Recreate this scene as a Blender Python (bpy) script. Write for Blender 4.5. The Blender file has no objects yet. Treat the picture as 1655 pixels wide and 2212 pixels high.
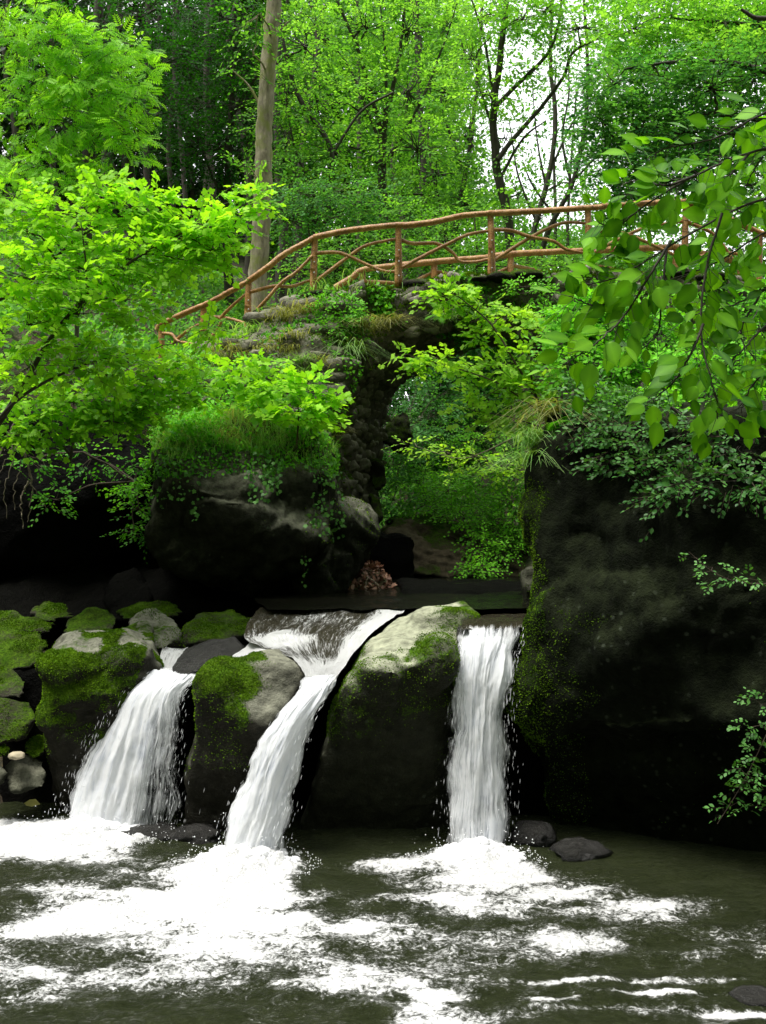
import bpy, bmesh, math, random
import numpy as np
from mathutils import Vector, Matrix

random.seed(11)
RNG = np.random.default_rng(7)
SC = bpy.context.scene
COL = SC.collection
H = 2.4          # eye height over the pool, metres
F = 2150.0       # focal length in units of the 1655 x 2212 sheet the survey was taken on


def P(px, py, Y):
    """survey bearing + distance -> world point"""
    return np.array([(px - 827.5) / F * Y, Y, H - (py - 1106.0) / F * Y])


def PP(lst):
    return [P(*p) for p in lst]


# ------------------------------------------------------------------ objects
def tag(o, label=None, cat=None, group=None, kind=None):
    if label: o['label'] = label
    if cat: o['category'] = cat
    if group: o['group'] = group
    if kind: o['kind'] = kind
    return o


def empty(name, loc):
    o = bpy.data.objects.new(name, None)
    COL.objects.link(o)
    o.location = loc
    o.empty_display_size = 0.2
    return o


def thing(name, label, cat, loc, group=None):
    return tag(empty(name, [float(v) for v in loc]), label, cat, group)


def link(name, me, mat=None, parent=None):
    o = bpy.data.objects.new(name, me)
    COL.objects.link(o)
    if mat: me.materials.append(mat)
    if parent is not None:
        o.parent = parent
        o.matrix_parent_inverse = Matrix.Translation(-Vector(parent.location))
    return o


def mesh_np(name, V, Fc, smooth=False, attrs=None, uv=None):
    """V (n,3) float, Fc (m,k) int uniform faces"""
    V = np.asarray(V, dtype=np.float32); Fc = np.asarray(Fc, dtype=np.int32)
    me = bpy.data.meshes.new(name)
    m, k = Fc.shape
    me.vertices.add(len(V)); me.vertices.foreach_set('co', V.ravel())
    me.loops.add(m * k); me.loops.foreach_set('vertex_index', Fc.ravel())
    me.polygons.add(m)
    me.polygons.foreach_set('loop_start', np.arange(0, m * k, k, dtype=np.int32))
    me.polygons.foreach_set('loop_total', np.full(m, k, dtype=np.int32))
    if smooth: me.polygons.foreach_set('use_smooth', np.ones(m, dtype=bool))
    if attrs:
        for an, av in attrs.items():
            a = me.attributes.new(an, 'FLOAT', 'POINT')
            a.data.foreach_set('value', np.asarray(av, dtype=np.float32))
    if uv is not None:
        l = me.uv_layers.new(name='UVMap')
        l.data.foreach_set('uv', np.asarray(uv, dtype=np.float32)[Fc.ravel()].ravel())
    me.update(calc_edges=True)
    me.validate()
    return me


class Acc:
    """collects pieces with the same face size into one mesh"""
    def __init__(s): s.v = []; s.f = []; s.a = []; s.n = 0
    def add(s, V, Fc, a=0.5):
        V = np.asarray(V, float); Fc = np.asarray(Fc, int)
        s.v.append(V); s.f.append(Fc + s.n); s.n += len(V)
        s.a.append(np.full(len(V), a) if np.isscalar(a) else np.asarray(a))
    def build(s, name, mat, parent=None, smooth=False):
        if not s.v: return None
        me = mesh_np(name, np.vstack(s.v), np.vstack(s.f), smooth, {'tint': np.concatenate(s.a)})
        return link(name, me, mat, parent)


# ------------------------------------------------------------------ noise
_perm = np.random.default_rng(3).permutation(256)
_perm = np.concatenate([_perm, _perm, _perm])
_g = np.random.default_rng(4).normal(size=(256, 3)); _g /= np.linalg.norm(_g, axis=1)[:, None]


def perlin(p):
    p = np.asarray(p, float)
    i = np.floor(p).astype(int); f = p - i; i &= 255
    u = f * f * f * (f * (f * 6 - 15) + 10)
    r = 0
    for dx in (0, 1):
        for dy in (0, 1):
            for dz in (0, 1):
                h = _perm[_perm[_perm[i[:, 0] + dx & 255] + (i[:, 1] + dy & 255)] + (i[:, 2] + dz & 255)]
                d = (_g[h] * (f - np.array([dx, dy, dz]))).sum(1)
                w = (u[:, 0] if dx else 1 - u[:, 0]) * (u[:, 1] if dy else 1 - u[:, 1]) * (u[:, 2] if dz else 1 - u[:, 2])
                r = r + d * w
    return r * 1.6


def fbm(p, octs=4, gain=.5):
    p = np.asarray(p, float); a = 1.; r = 0
    for k in range(octs):
        r = r + a * perlin(p * 2 ** k + 17.3 * k); a *= gain
    return r


def unit(v):
    return v / np.maximum(np.linalg.norm(v, axis=-1, keepdims=True), 1e-9)


def interp_poly(pts, n):
    pts = np.asarray(pts, float)
    # catmull-rom resample
    m = len(pts)
    if m == 2:
        t = np.linspace(0, 1, n)[:, None]
        return pts[0] * (1 - t) + pts[1] * t
    ext = np.vstack([2 * pts[0] - pts[1], pts, 2 * pts[-1] - pts[-2]])
    s = np.linspace(0, m - 1 - 1e-6, n); i = s.astype(int); t = (s - i)[:, None]
    a, b, c, d = ext[i], ext[i + 1], ext[i + 2], ext[i + 3]
    return .5 * (2 * b + (c - a) * t + (2 * a - 5 * b + 4 * c - d) * t ** 2 + (3 * b - a - 3 * c + d) * t ** 3)


def tube(acc, pts, r0, r1=None, sides=7, n=None, rough=0, tint=.5, wob=0, caps=False):
    pts = np.asarray(pts, float)
    if n: pts = interp_poly(pts, n)
    n = len(pts)
    if wob: pts = pts + RNG.normal(size=pts.shape) * wob * np.linspace(.2, 1, n)[:, None]
    rad = r0 if (not np.isscalar(r0)) else np.linspace(r0, r0 if r1 is None else r1, n)
    T = unit(np.gradient(pts, axis=0))
    ref = np.array([0, 0, 1.]) if abs(T[0][2]) < .8 else np.array([1., 0, 0])
    U = unit(np.cross(T, ref)); W = np.cross(T, U)
    a = np.linspace(0, 2 * math.pi, sides, endpoint=False)
    R = np.asarray(rad)[:, None] * (1 + ((RNG.normal(size=(1, sides)) * .6 + RNG.normal(size=(n, sides)) * .5) * rough if rough else 0))
    V = pts[:, None, :] + R[..., None] * (np.cos(a)[None, :, None] * U[:, None, :] + np.sin(a)[None, :, None] * W[:, None, :])
    V = V.reshape(-1, 3)
    i = np.arange(n - 1)[:, None] * sides; j = np.arange(sides)[None, :]; j2 = (j + 1) % sides
    Fc = np.stack([i + j, i + j2, i + sides + j2, i + sides + j], -1).reshape(-1, 4)
    if caps:
        e = len(V); V = np.vstack([V, pts[0], pts[-1]])
        jj = np.arange(sides); k = (jj + 1) % sides
        Fc = np.vstack([Fc, np.stack([k, jj, np.full(sides, e), np.full(sides, e)], 1)[:0]])
        # close ends with quads fanned around a doubled centre
        c0 = [[int(k[q]), int(jj[q]), e, int(jj[q - 1])] for q in range(0, sides, 2)] if sides % 2 == 0 else []
        o = (n - 1) * sides
        c1 = [[o + int(jj[q - 1]), e + 1, o + int(jj[q]), o + int(k[q])][::-1] for q in range(0, sides, 2)] if sides % 2 == 0 else []
        c1 = [[o + int(jj[q - 1]), o + int(jj[q]), o + int(k[q]), e + 1] for q in range(0, sides, 2)] if sides % 2 == 0 else []
        if c0: Fc = np.vstack([Fc, c0, c1])
    acc.add(V, Fc, tint)


# ------------------------------------------------------------------ materials
def newmat(name):
    m = bpy.data.materials.new(name); m.use_nodes = True
    nt = m.node_tree; nt.nodes.clear()
    return m, nt


def N(nt, t, **kw):
    n = nt.nodes.new(t)
    for k, v in kw.items():
        if k in n.inputs: n.inputs[k].default_value = v
        else: setattr(n, k, v)
    return n


def L(nt, a, b): nt.links.new(a, b)


def ramp(nt, fac, stops, interp='LINEAR'):
    r = nt.nodes.new('ShaderNodeValToRGB'); cr = r.color_ramp; cr.interpolation = interp
    while len(cr.elements) < len(stops): cr.elements.new(.5)
    for e, (p, c) in zip(cr.elements, stops):
        e.position = p; e.color = (c, c, c, 1) if np.isscalar(c) else (*c, 1)
    L(nt, fac, r.inputs[0]); return r


def noise(nt, vec, scale, detail=4, rough=.55, dist=0):
    n = N(nt, 'ShaderNodeTexNoise'); n.inputs['Scale'].default_value = scale
    n.inputs['Detail'].default_value = detail; n.inputs['Roughness'].default_value = rough
    n.inputs['Distortion'].default_value = dist
    if vec is not None: L(nt, vec, n.inputs['Vector'])
    return n


def math_(nt, op, a, b=None, c=None, clamp=False):
    n = nt.nodes.new('ShaderNodeMath'); n.operation = op; n.use_clamp = clamp
    for i, v in enumerate((a, b, c)):
        if v is None: continue
        if isinstance(v, (int, float)): n.inputs[i].default_value = v
        else: L(nt, v, n.inputs[i])
    return n.outputs[0]


def mix(nt, fac, a, b, mode='MIX'):
    n = nt.nodes.new('ShaderNodeMix'); n.data_type = 'RGBA'; n.blend_type = mode
    if isinstance(fac, (int, float)): n.inputs['Factor'].default_value = fac
    else: L(nt, fac, n.inputs['Factor'])
    for k, v in (('A', a), ('B', b)):
        s = [i for i in n.inputs if i.name == k and i.type == 'RGBA'][0]
        if isinstance(v, tuple): s.default_value = (*v, 1)
        else: L(nt, v, s)
    return [o for o in n.outputs if o.type == 'RGBA'][0]


def leafmat(name, dark, light, trans=.45, rough=.45, spec=.12):
    m, nt = newmat(name)
    at = N(nt, 'ShaderNodeAttribute', attribute_name='tint')
    geo = N(nt, 'ShaderNodeNewGeometry')
    nz = noise(nt, geo.outputs['Position'], 1.3, 2)
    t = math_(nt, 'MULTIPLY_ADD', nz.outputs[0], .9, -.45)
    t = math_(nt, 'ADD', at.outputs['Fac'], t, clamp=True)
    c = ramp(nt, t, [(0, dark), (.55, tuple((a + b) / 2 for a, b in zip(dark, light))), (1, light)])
    df = N(nt, 'ShaderNodeBsdfPrincipled'); L(nt, c.outputs[0], df.inputs['Base Color'])
    df.inputs['Roughness'].default_value = rough; df.inputs['Specular IOR Level'].default_value = spec
    tr = N(nt, 'ShaderNodeBsdfTranslucent')
    tc = mix(nt, 1.0, c.outputs[0], (1.2, 1.2, .4), 'MULTIPLY'); L(nt, tc, tr.inputs[0])
    ms = N(nt, 'ShaderNodeMixShader'); ms.inputs[0].default_value = trans
    L(nt, df.outputs[0], ms.inputs[1]); L(nt, tr.outputs[0], ms.inputs[2])
    o = N(nt, 'ShaderNodeOutputMaterial'); L(nt, ms.outputs[0], o.inputs[0])
    return m


def rockmat(name, top, side, moss, mossdark, moss_lo=.45, moss_hi=.6, upw=.5, scale=1., rough=.75, lichen=0., bump=.5, streak=0., mossamt=1., spec=.12):
    m, nt = newmat(name)
    geo = N(nt, 'ShaderNodeNewGeometry'); pos = geo.outputs['Position']
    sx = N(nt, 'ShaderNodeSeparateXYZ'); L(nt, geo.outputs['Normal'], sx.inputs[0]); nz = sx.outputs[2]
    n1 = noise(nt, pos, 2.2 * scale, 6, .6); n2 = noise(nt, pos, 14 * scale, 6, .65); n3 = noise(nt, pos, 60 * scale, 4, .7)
    # bare stone: shade on sides and undersides painted in, with wet darkening
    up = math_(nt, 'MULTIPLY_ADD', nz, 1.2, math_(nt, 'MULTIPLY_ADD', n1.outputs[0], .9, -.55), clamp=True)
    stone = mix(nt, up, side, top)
    mott = ramp(nt, n2.outputs[0], [(.3, .45), (.5, .95), (.7, 1.35)])
    stone = mix(nt, 1., stone, mott.outputs[0], 'MULTIPLY')
    mp = N(nt, 'ShaderNodeMapping'); L(nt, pos, mp.inputs[0]); mp.inputs['Scale'].default_value = (9, 9, 1.2)
    sn = noise(nt, mp.outputs[0], 1.5, 5, .65)
    sr = ramp(nt, sn.outputs[0], [(.35, .55), (.6, 1.15)])
    stone = mix(nt, .35 + streak * .5, stone, mix(nt, 1., stone, sr.outputs[0], 'MULTIPLY'))
    if lichen:
        vo = N(nt, 'ShaderNodeTexVoronoi'); L(nt, pos, vo.inputs['Vector']); vo.inputs['Scale'].default_value = 13
        lr = ramp(nt, vo.outputs['Distance'], [(.12, 1), (.26, 0)])
        lm = ramp(nt, n1.outputs[0], [(.5, 0), (.62, lichen)])
        stone = mix(nt, mix(nt, 1., lr.outputs[0], lm.outputs[0], 'MULTIPLY'), stone, (.16, .19, .14))
    # moss
    mw = N(nt, 'ShaderNodeAttribute', attribute_name='mossw')
    f = math_(nt, 'ADD', math_(nt, 'MULTIPLY_ADD', nz, upw, n1.outputs[0]), math_(nt, 'MULTIPLY', mw.outputs['Fac'], .30))
    f = math_(nt, 'ADD', f, math_(nt, 'MULTIPLY_ADD', n2.outputs[0], .5, -.25))
    f = math_(nt, 'ADD', f, math_(nt, 'MULTIPLY_ADD', n3.outputs[0], .22, -.11))
    fm = ramp(nt, math_(nt, 'MULTIPLY', f, .5), [(moss_lo, 0), (moss_hi, mossamt)])
    mc = ramp(nt, n3.outputs[0], [(.3, mossdark), (.62, moss), (.8, tuple(v * 1.5 for v in moss))])
    mc2 = mix(nt, ramp(nt, n2.outputs[0], [(.4, 0), (.65, 1)]).outputs[0], mc.outputs[0], mix(nt, 1., mc.outputs[0], (.6, .75, .5), 'MULTIPLY'))
    n5 = noise(nt, pos, 5.5 * scale, 4, .6)
    mc2 = mix(nt, ramp(nt, n5.outputs[0], [(.4, .85), (.56, 0)]).outputs[0], mc2, mix(nt, 1., mc2, (.42, .36, .5), 'MULTIPLY'))
    colr = mix(nt, fm.outputs[0], stone, mc2)
    b = N(nt, 'ShaderNodeBsdfPrincipled'); L(nt, colr, b.inputs['Base Color'])
    rr = ramp(nt, fm.outputs[0], [(0, rough), (1, .95)]); L(nt, rr.outputs[0], b.inputs['Roughness'])
    b.inputs['Specular IOR Level'].default_value = spec
    hh = math_(nt, 'ADD', math_(nt, 'MULTIPLY', n2.outputs[0], .6), math_(nt, 'MULTIPLY', n3.outputs[0], .35))
    n4 = noise(nt, pos, 170, 3, .7)
    hh = math_(nt, 'ADD', hh, math_(nt, 'MULTIPLY', math_(nt, 'MULTIPLY', fm.outputs[0], n4.outputs[0]), .6))
    bp = N(nt, 'ShaderNodeBump'); bp.inputs['Strength'].default_value = min(1, bump * 1.7); bp.inputs['Distance'].default_value = .08
    L(nt, hh, bp.inputs['Height']); L(nt, bp.outputs[0], b.inputs['Normal'])
    o = N(nt, 'ShaderNodeOutputMaterial'); L(nt, b.outputs[0], o.inputs[0])
    return m


def barkmat(name, a, b_, moss=None, scale=1., mossy=.5):
    m, nt = newmat(name)
    geo = N(nt, 'ShaderNodeNewGeometry'); pos = geo.outputs['Position']
    mp = N(nt, 'ShaderNodeMapping'); L(nt, pos, mp.inputs[0]); mp.inputs['Scale'].default_value = (16 * scale, 16 * scale, 4 * scale)
    n1 = noise(nt, mp.outputs[0], 1.6, 6, .65); n2 = noise(nt, pos, 5 * scale, 5, .6)
    c = ramp(nt, n1.outputs[0], [(.3, a), (.7, b_)]).outputs[0]
    if moss:
        c = mix(nt, ramp(nt, n2.outputs[0], [(mossy - .08, 0), (mossy + .1, .85)]).outputs[0], c, moss)
    b = N(nt, 'ShaderNodeBsdfPrincipled'); L(nt, c, b.inputs['Base Color']); b.inputs['Roughness'].default_value = .85
    bp = N(nt, 'ShaderNodeBump'); bp.inputs['Strength'].default_value = .6; bp.inputs['Distance'].default_value = .02
    L(nt, n1.outputs[0], bp.inputs['Height']); L(nt, bp.outputs[0], b.inputs['Normal'])
    o = N(nt, 'ShaderNodeOutputMaterial'); L(nt, b.outputs[0], o.inputs[0])
    return m


def watermat(name, deep, shallow, foam_hi=.9, wave=1., flow=False, spec=.5):
    """water surface: dark glossy body; vertex attribute 'foam' (0..1) drives broken white foam"""
    m, nt = newmat(name)
    geo = N(nt, 'ShaderNodeNewGeometry'); at = N(nt, 'ShaderNodeAttribute', attribute_name='foam')
    if flow:
        uv = N(nt, 'ShaderNodeUVMap'); mp = N(nt, 'ShaderNodeMapping'); L(nt, uv.outputs[0], mp.inputs[0])
        mp.inputs['Scale'].default_value = (26, 3.2, 1); vec = mp.outputs[0]; s1, s2, s3 = 1., 2.6, 6.
        v2 = vec
    else:
        mp = N(nt, 'ShaderNodeMapping'); L(nt, geo.outputs['Position'], mp.inputs[0])
        mp.inputs['Scale'].default_value = (1, 1.15, 1); vec = mp.outputs[0]; s1, s2, s3 = 4.5, 17., 48.
    nA = noise(nt, vec, s1, 6, .62, .8); nB = noise(nt, vec, s2, 6, .68, 1.3); nC = noise(nt, vec, s3, 4, .7, .6)
    s = math_(nt, 'ADD', math_(nt, 'MULTIPLY', nA.outputs[0], .28), math_(nt, 'MULTIPLY', nB.outputs[0], .4))
    s = math_(nt, 'ADD', s, math_(nt, 'MULTIPLY', nC.outputs[0], .32))        # ~.5 mean
    # threshold moves with the foam attribute
    th = math_(nt, 'MULTIPLY_ADD', at.outputs['Fac'], -.46, .74)
    d = math_(nt, 'SUBTRACT', s, th)
    fo = ramp(nt, math_(nt, 'MULTIPLY_ADD', d, 4., .5, clamp=True), [(.2, 0), (.42, .10), (.56, .45), (.66, .85), (.8, 1)])
    deepc = mix(nt, nA.outputs[0], deep, shallow)
    colr = mix(nt, fo.outputs[0], deepc, (foam_hi, foam_hi, foam_hi * 1.0))
    b = N(nt, 'ShaderNodeBsdfPrincipled'); L(nt, colr, b.inputs['Base Color'])
    rr = ramp(nt, fo.outputs[0], [(0, .07), (1, .7)]); L(nt, rr.outputs[0], b.inputs['Roughness'])
    b.inputs['IOR'].default_value = 1.33; b.inputs['Specular IOR Level'].default_value = spec
    hh = math_(nt, 'ADD', math_(nt, 'MULTIPLY', nB.outputs[0], .8), math_(nt, 'MULTIPLY', nC.outputs[0], .35))
    hh = math_(nt, 'MULTIPLY', hh, math_(nt, 'MULTIPLY_ADD', fo.outputs[0], -.45, 1.))
    hh = math_(nt, 'ADD', hh, math_(nt, 'MULTIPLY', fo.outputs[0], .3))
    bp = N(nt, 'ShaderNodeBump'); bp.inputs['Strength'].default_value = 1.; bp.inputs['Distance'].default_value = .10 * wave
    L(nt, hh, bp.inputs['Height']); L(nt, bp.outputs[0], b.inputs['Normal'])
    o = N(nt, 'ShaderNodeOutputMaterial'); L(nt, b.outputs[0], o.inputs[0])
    return m


def fallmat(name, seed=0., sx=34., sy=1.6):
    """falling white water: streaked, holes where attribute 'dens' is low"""
    m, nt = newmat(name)
    uv = N(nt, 'ShaderNodeUVMap'); mp = N(nt, 'ShaderNodeMapping'); L(nt, uv.outputs[0], mp.inputs[0])
    mp.inputs['Scale'].default_value = (sx, sy, 1); mp.inputs['Location'].default_value = (seed * 3.1, seed * 1.7, seed)
    mp2 = N(nt, 'ShaderNodeMapping'); L(nt, uv.outputs[0], mp2.inputs[0])
    mp2.inputs['Scale'].default_value = (sx * 3, sy * 3.2, 1); mp2.inputs['Location'].default_value = (seed, -seed, seed)
    a = noise(nt, mp.outputs[0], 1., 4, .6, .3); b_ = noise(nt, mp2.outputs[0], 1., 4, .7, .4)
    at = N(nt, 'ShaderNodeAttribute', attribute_name='dens')
    s = math_(nt, 'ADD', math_(nt, 'MULTIPLY', a.outputs[0], .6), math_(nt, 'MULTIPLY', b_.outputs[0], .4))
    lowa = noise(nt, uv.outputs[0], 3.2, 3, .5)
    th = math_(nt, 'ADD', math_(nt, 'MULTIPLY_ADD', at.outputs['Fac'], -.62, .80), math_(nt, 'MULTIPLY_ADD', lowa.outputs[0], .5, -.25))
    al = ramp(nt, math_(nt, 'MULTIPLY_ADD', math_(nt, 'SUBTRACT', s, th), 3., .5, clamp=True), [(.2, 0), (.8, 1)])
    lowf = noise(nt, uv.outputs[0], 5., 3, .5)
    s3 = math_(nt, 'ADD', s, math_(nt, 'MULTIPLY_ADD', lowf.outputs[0], .5, -.25))
    shade = ramp(nt, s3, [(.30, (.42, .46, .55)), (.43, (.85, .87, .92)), (.56, (.97, .98, 1.))])
    df = N(nt, 'ShaderNodeBsdfPrincipled'); L(nt, shade.outputs[0], df.inputs['Base Color']); df.inputs['Roughness'].default_value = .35
    bp = N(nt, 'ShaderNodeBump'); bp.inputs['Strength'].default_value = .6; bp.inputs['Distance'].default_value = .02
    L(nt, s, bp.inputs['Height']); L(nt, bp.outputs[0], df.inputs['Normal'])
    tr = N(nt, 'ShaderNodeBsdfTranslucent'); tr.inputs[0].default_value = (.93, .95, .97, 1)
    ms = N(nt, 'ShaderNodeMixShader'); ms.inputs[0].default_value = .35
    L(nt, df.outputs[0], ms.inputs[1]); L(nt, tr.outputs[0], ms.inputs[2])
    tp = N(nt, 'ShaderNodeBsdfTransparent'); m2 = N(nt, 'ShaderNodeMixShader')
    L(nt, al.outputs[0], m2.inputs[0]); L(nt, tp.outputs[0], m2.inputs[1]); L(nt, ms.outputs[0], m2.inputs[2])
    o = N(nt, 'ShaderNodeOutputMaterial'); L(nt, m2.outputs[0], o.inputs[0])
    return m


def plain(name, c, rough=.8, var=.3, scale=20., bump=.3, spec=.3, trans=0):
    m, nt = newmat(name)
    geo = N(nt, 'ShaderNodeNewGeometry'); n1 = noise(nt, geo.outputs['Position'], scale, 5, .6)
    r = ramp(nt, n1.outputs[0], [(.3, tuple(v * (1 - var) for v in c)), (.7, tuple(v * (1 + var) for v in c))])
    b = N(nt, 'ShaderNodeBsdfPrincipled'); L(nt, r.outputs[0], b.inputs['Base Color']); b.inputs['Roughness'].default_value = rough
    b.inputs['Specular IOR Level'].default_value = spec
    bp = N(nt, 'ShaderNodeBump'); bp.inputs['Strength'].default_value = bump; bp.inputs['Distance'].default_value = .02
    L(nt, n1.outputs[0], bp.inputs['Height']); L(nt, bp.outputs[0], b.inputs['Normal'])
    o = N(nt, 'ShaderNodeOutputMaterial'); L(nt, b.outputs[0], o.inputs[0])
    return m


def litmat(name):
    m, nt = newmat(name)
    at = N(nt, 'ShaderNodeAttribute', attribute_name='tint')
    r = ramp(nt, at.outputs['Fac'], [(0, (.09, .035, .018)), (.5, (.2, .085, .045)), (1, (.36, .2, .13))])
    b = N(nt, 'ShaderNodeBsdfPrincipled'); L(nt, r.outputs[0], b.inputs['Base Color']); b.inputs['Roughness'].default_value = .6
    o = N(nt, 'ShaderNodeOutputMaterial'); L(nt, b.outputs[0], o.inputs[0])
    return m


def logmat(name):
    m, nt = newmat(name)
    tc = N(nt, 'ShaderNodeNewGeometry'); n1 = noise(nt, tc.outputs['Position'], 9, 5, .6); n2 = noise(nt, tc.outputs['Position'], 60, 4, .7)
    c = ramp(nt, n1.outputs[0], [(.3, (.25, .105, .028)), (.5, (.45, .215, .06)), (.72, (.6, .36, .14))])
    c2 = mix(nt, ramp(nt, n2.outputs[0], [(.36, .75), (.52, 0)]).outputs[0], c.outputs[0], (.09, .035, .014))
    b = N(nt, 'ShaderNodeBsdfPrincipled'); L(nt, c2, b.inputs['Base Color']); b.inputs['Roughness'].default_value = .34; b.inputs['Specular IOR Level'].default_value = .5
    bp = N(nt, 'ShaderNodeBump'); bp.inputs['Strength'].default_value = .5; bp.inputs['Distance'].default_value = .02
    L(nt, n2.outputs[0], bp.inputs['Height']); L(nt, bp.outputs[0], b.inputs['Normal'])
    o = N(nt, 'ShaderNodeOutputMaterial'); L(nt, b.outputs[0], o.inputs[0])
    return m


M = dict(
    maple=leafmat('maple_leaf', (.14, .38, .014), (.46, .86, .055), .5),
    rowan=leafmat('rowan_leaf', (.12, .38, .02), (.42, .84, .07), .5),
    lime=leafmat('young_maple_leaf', (.17, .42, .02), (.45, .76, .08), .5),
    beech=leafmat('beech_leaf', (.035, .16, .005), (.27, .64, .025), .5, .45, .15),
    shrub=leafmat('shrub_leaf', (.04, .21, .01), (.24, .68, .04), .45),
    ivy=leafmat('ivy_leaf', (.025, .11, .015), (.17, .42, .09), .3, .4, .22),
    dark=leafmat('shaded_canopy_leaf', (.008, .06, .004), (.04, .2, .012), .5),  # canopy shade carried by the darker leaf colour
    deep=leafmat('shaded_wood_leaf', (.004, .022, .003), (.02, .075, .01), .4),  # deeper wood shade put into the leaf colour
    mid=leafmat('mid_canopy_leaf', (.06, .24, .025), (.23, .54, .08), .55),
    light=leafmat('light_canopy_leaf', (.13, .4, .045), (.42, .8, .15), .6),
    cool=leafmat('cool_canopy_leaf', (.025, .15, .035), (.15, .42, .1), .55),
    grass=leafmat('grass_blade', (.10, .28, .05), (.45, .68, .26), .45),
    drygrass=leafmat('dry_grass_blade', (.14, .16, .04), (.45, .46, .2), .4),
    fern=leafmat('fern_frond', (.06, .28, .015), (.2, .6, .04), .5),
    moss=leafmat('moss_tuft', (.04, .10, .004), (.17, .31, .014), .25, .8, .05),
    litter=litmat('dead_leaf'),
    log=logmat('varnished_log'),
    bark=barkmat('mossy_bark', (.15, .13, .085), (.42, .37, .26), (.22, .25, .05), 1, .52),
    darkbark=barkmat('dark_bark', (.02, .017, .012), (.07, .058, .042), (.035, .045, .015), 1, .6),
    greybark=barkmat('grey_bark', (.04, .035, .026), (.11, .1, .075), (.07, .09, .03), 1, .55),
    twig=barkmat('twig_bark', (.03, .02, .012), (.08, .055, .035)),
    root=barkmat('root_bark', (.10, .08, .055), (.24, .2, .14)),
)

# ------------------------------------------------------------------ leaves
def tmpl_oval(w=.3, fold=.06):
    v = [(0, 0, 0), (.28, w * .8, fold), (.28, 0, 0), (.28, -w * .8, fold), (.62, w, fold), (.62, 0, -.01), (.62, -w, fold), (1, 0, -.05)]
    f = [(0, 2, 1), (0, 3, 2), (1, 2, 5), (1, 5, 4), (2, 3, 6), (2, 6, 5), (4, 5, 7), (5, 6, 7)]
    return np.array(v, float), np.array(f)


def tmpl_beech():
    # broad pointed leaf, gently domed, short stalk
    ys = [(0.06, .0), (.14, .15), (.32, .29), (.54, .32), (.76, .2), (.92, .06)]
    v = [(0, 0, 0)]; f = []
    for x, y in ys:
        z = -.12 * (x - .4) ** 2
        v += [(x, y, z + .10 * y), (x, 0, z - .0), (x, -y, z + .10 * y)]
    v += [(1.04, 0, -.07)]
    for k in range(len(ys) - 1):
        a = 1 + 3 * k
        f += [(a, a + 1, a + 4), (a, a + 4, a + 3), (a + 1, a + 2, a + 5), (a + 1, a + 5, a + 4)]
    a = 1 + 3 * (len(ys) - 1); e = len(v) - 1
    f += [(a, a + 1, e), (a + 1, a + 2, e)]
    return np.array(v, float), np.array(f), np.array([.2 if abs(q[1]) < 1e-6 else -.1 for q in v])


def tmpl_far(w=.34):
    v = [(0, 0, 0), (.45, w, .08), (1, 0, -.04), (.45, -w, .08)]
    return np.array(v, float), np.array([(0, 2, 1), (0, 3, 2)])


def tmpl_maple():
    o = [(0, 0), (-.06, .16), (.02, .40), (.22, .34), (.34, .56), (.55, .46), (.62, .24), (.78, .22), (1.02, 0)]
    out = o + [(x, -y) for x, y in o[-2:0:-1]]
    v = [(.3, 0, 0.0)] + [(x, y, -.12 * (x - .3) ** 2 - .25 * y * y + .02) for x, y in out]
    n = len(out)
    f = [(0, 1 + (k + 1) % n, 1 + k) for k in range(n)]
    return np.array(v, float), np.array(f)


def tmpl_pinnate(pairs=6):
    v = []; f = []
    def lf(x, y, ang, l, w):
        b = len(v); c, s = math.cos(ang), math.sin(ang)
        for (a, q) in ((0, 0), (.5, w), (1, 0), (.5, -w)):
            X = a * l; Y = q * l
            xx = x + X * c - Y * s; yy = y + X * s + Y * c
            v.append((xx, yy, -.25 * xx * xx - .1 * abs(yy)))
        f.extend([(b, b + 1, b + 2), (b, b + 2, b + 3)])
    for k in range(pairs):
        x = .18 + .7 * k / (pairs - 1); l = .36 * (1 - .35 * abs(k / (pairs - 1) - .45))
        lf(x, 0, 1.15, l, .17); lf(x, 0, -1.15, l, .17)
    lf(.9, 0, 0, .24, .17)
    return np.array(v, float), np.array(f)


T_OVAL, T_BEECH, T_FAR, T_MAPLE, T_PIN = tmpl_oval(), tmpl_beech(), tmpl_far(), tmpl_maple(), tmpl_pinnate()


def leaves(acc, tm, pos, d, n, size, tint):
    tv, tf = tm[:2]
    X = unit(d); Z = unit(n - (n * X).sum(-1, keepdims=True) * X); Y = np.cross(Z, X)
    s = np.asarray(size)[:, None, None]
    V = pos[:, None, :] + s * (tv[None, :, 0:1] * X[:, None] + tv[None, :, 1:2] * Y[:, None] + tv[None, :, 2:3] * Z[:, None])
    m = len(pos); k = len(tv)
    Fc = tf[None] + (np.arange(m) * k)[:, None, None]
    acc.add(V.reshape(-1, 3), Fc.reshape(-1, 3), np.clip(np.repeat(tint, k) + (np.tile(tm[2], m) if len(tm) > 2 else 0), 0, 1))


def twigs3(acc, a, b, r):
    """thin three-sided straight twigs (triangulated quads kept as quads)"""
    n = len(a)
    if n == 0: return
    T = unit(b - a); ref = np.where(np.abs(T[:, 2:3]) < .8, np.array([[0, 0, 1.]]), np.array([[1., 0, 0]]))
    U = unit(np.cross(T, ref)); W = np.cross(T, U); r = np.asarray(r)
    V = []
    for base, k in ((a, 1.), (b, .5)):
        for q in range(3):
            th = q * 2.094
            V.append(base + (r * k)[:, None] * (math.cos(th) * U + math.sin(th) * W))
    V = np.stack(V, 1).reshape(-1, 3)
    o = (np.arange(n) * 6)[:, None, None]
    Fc = np.array([(0, 1, 4, 3), (1, 2, 5, 4), (2, 0, 3, 5)])[None] + o
    acc.add(V, Fc.reshape(-1, 4))


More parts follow.
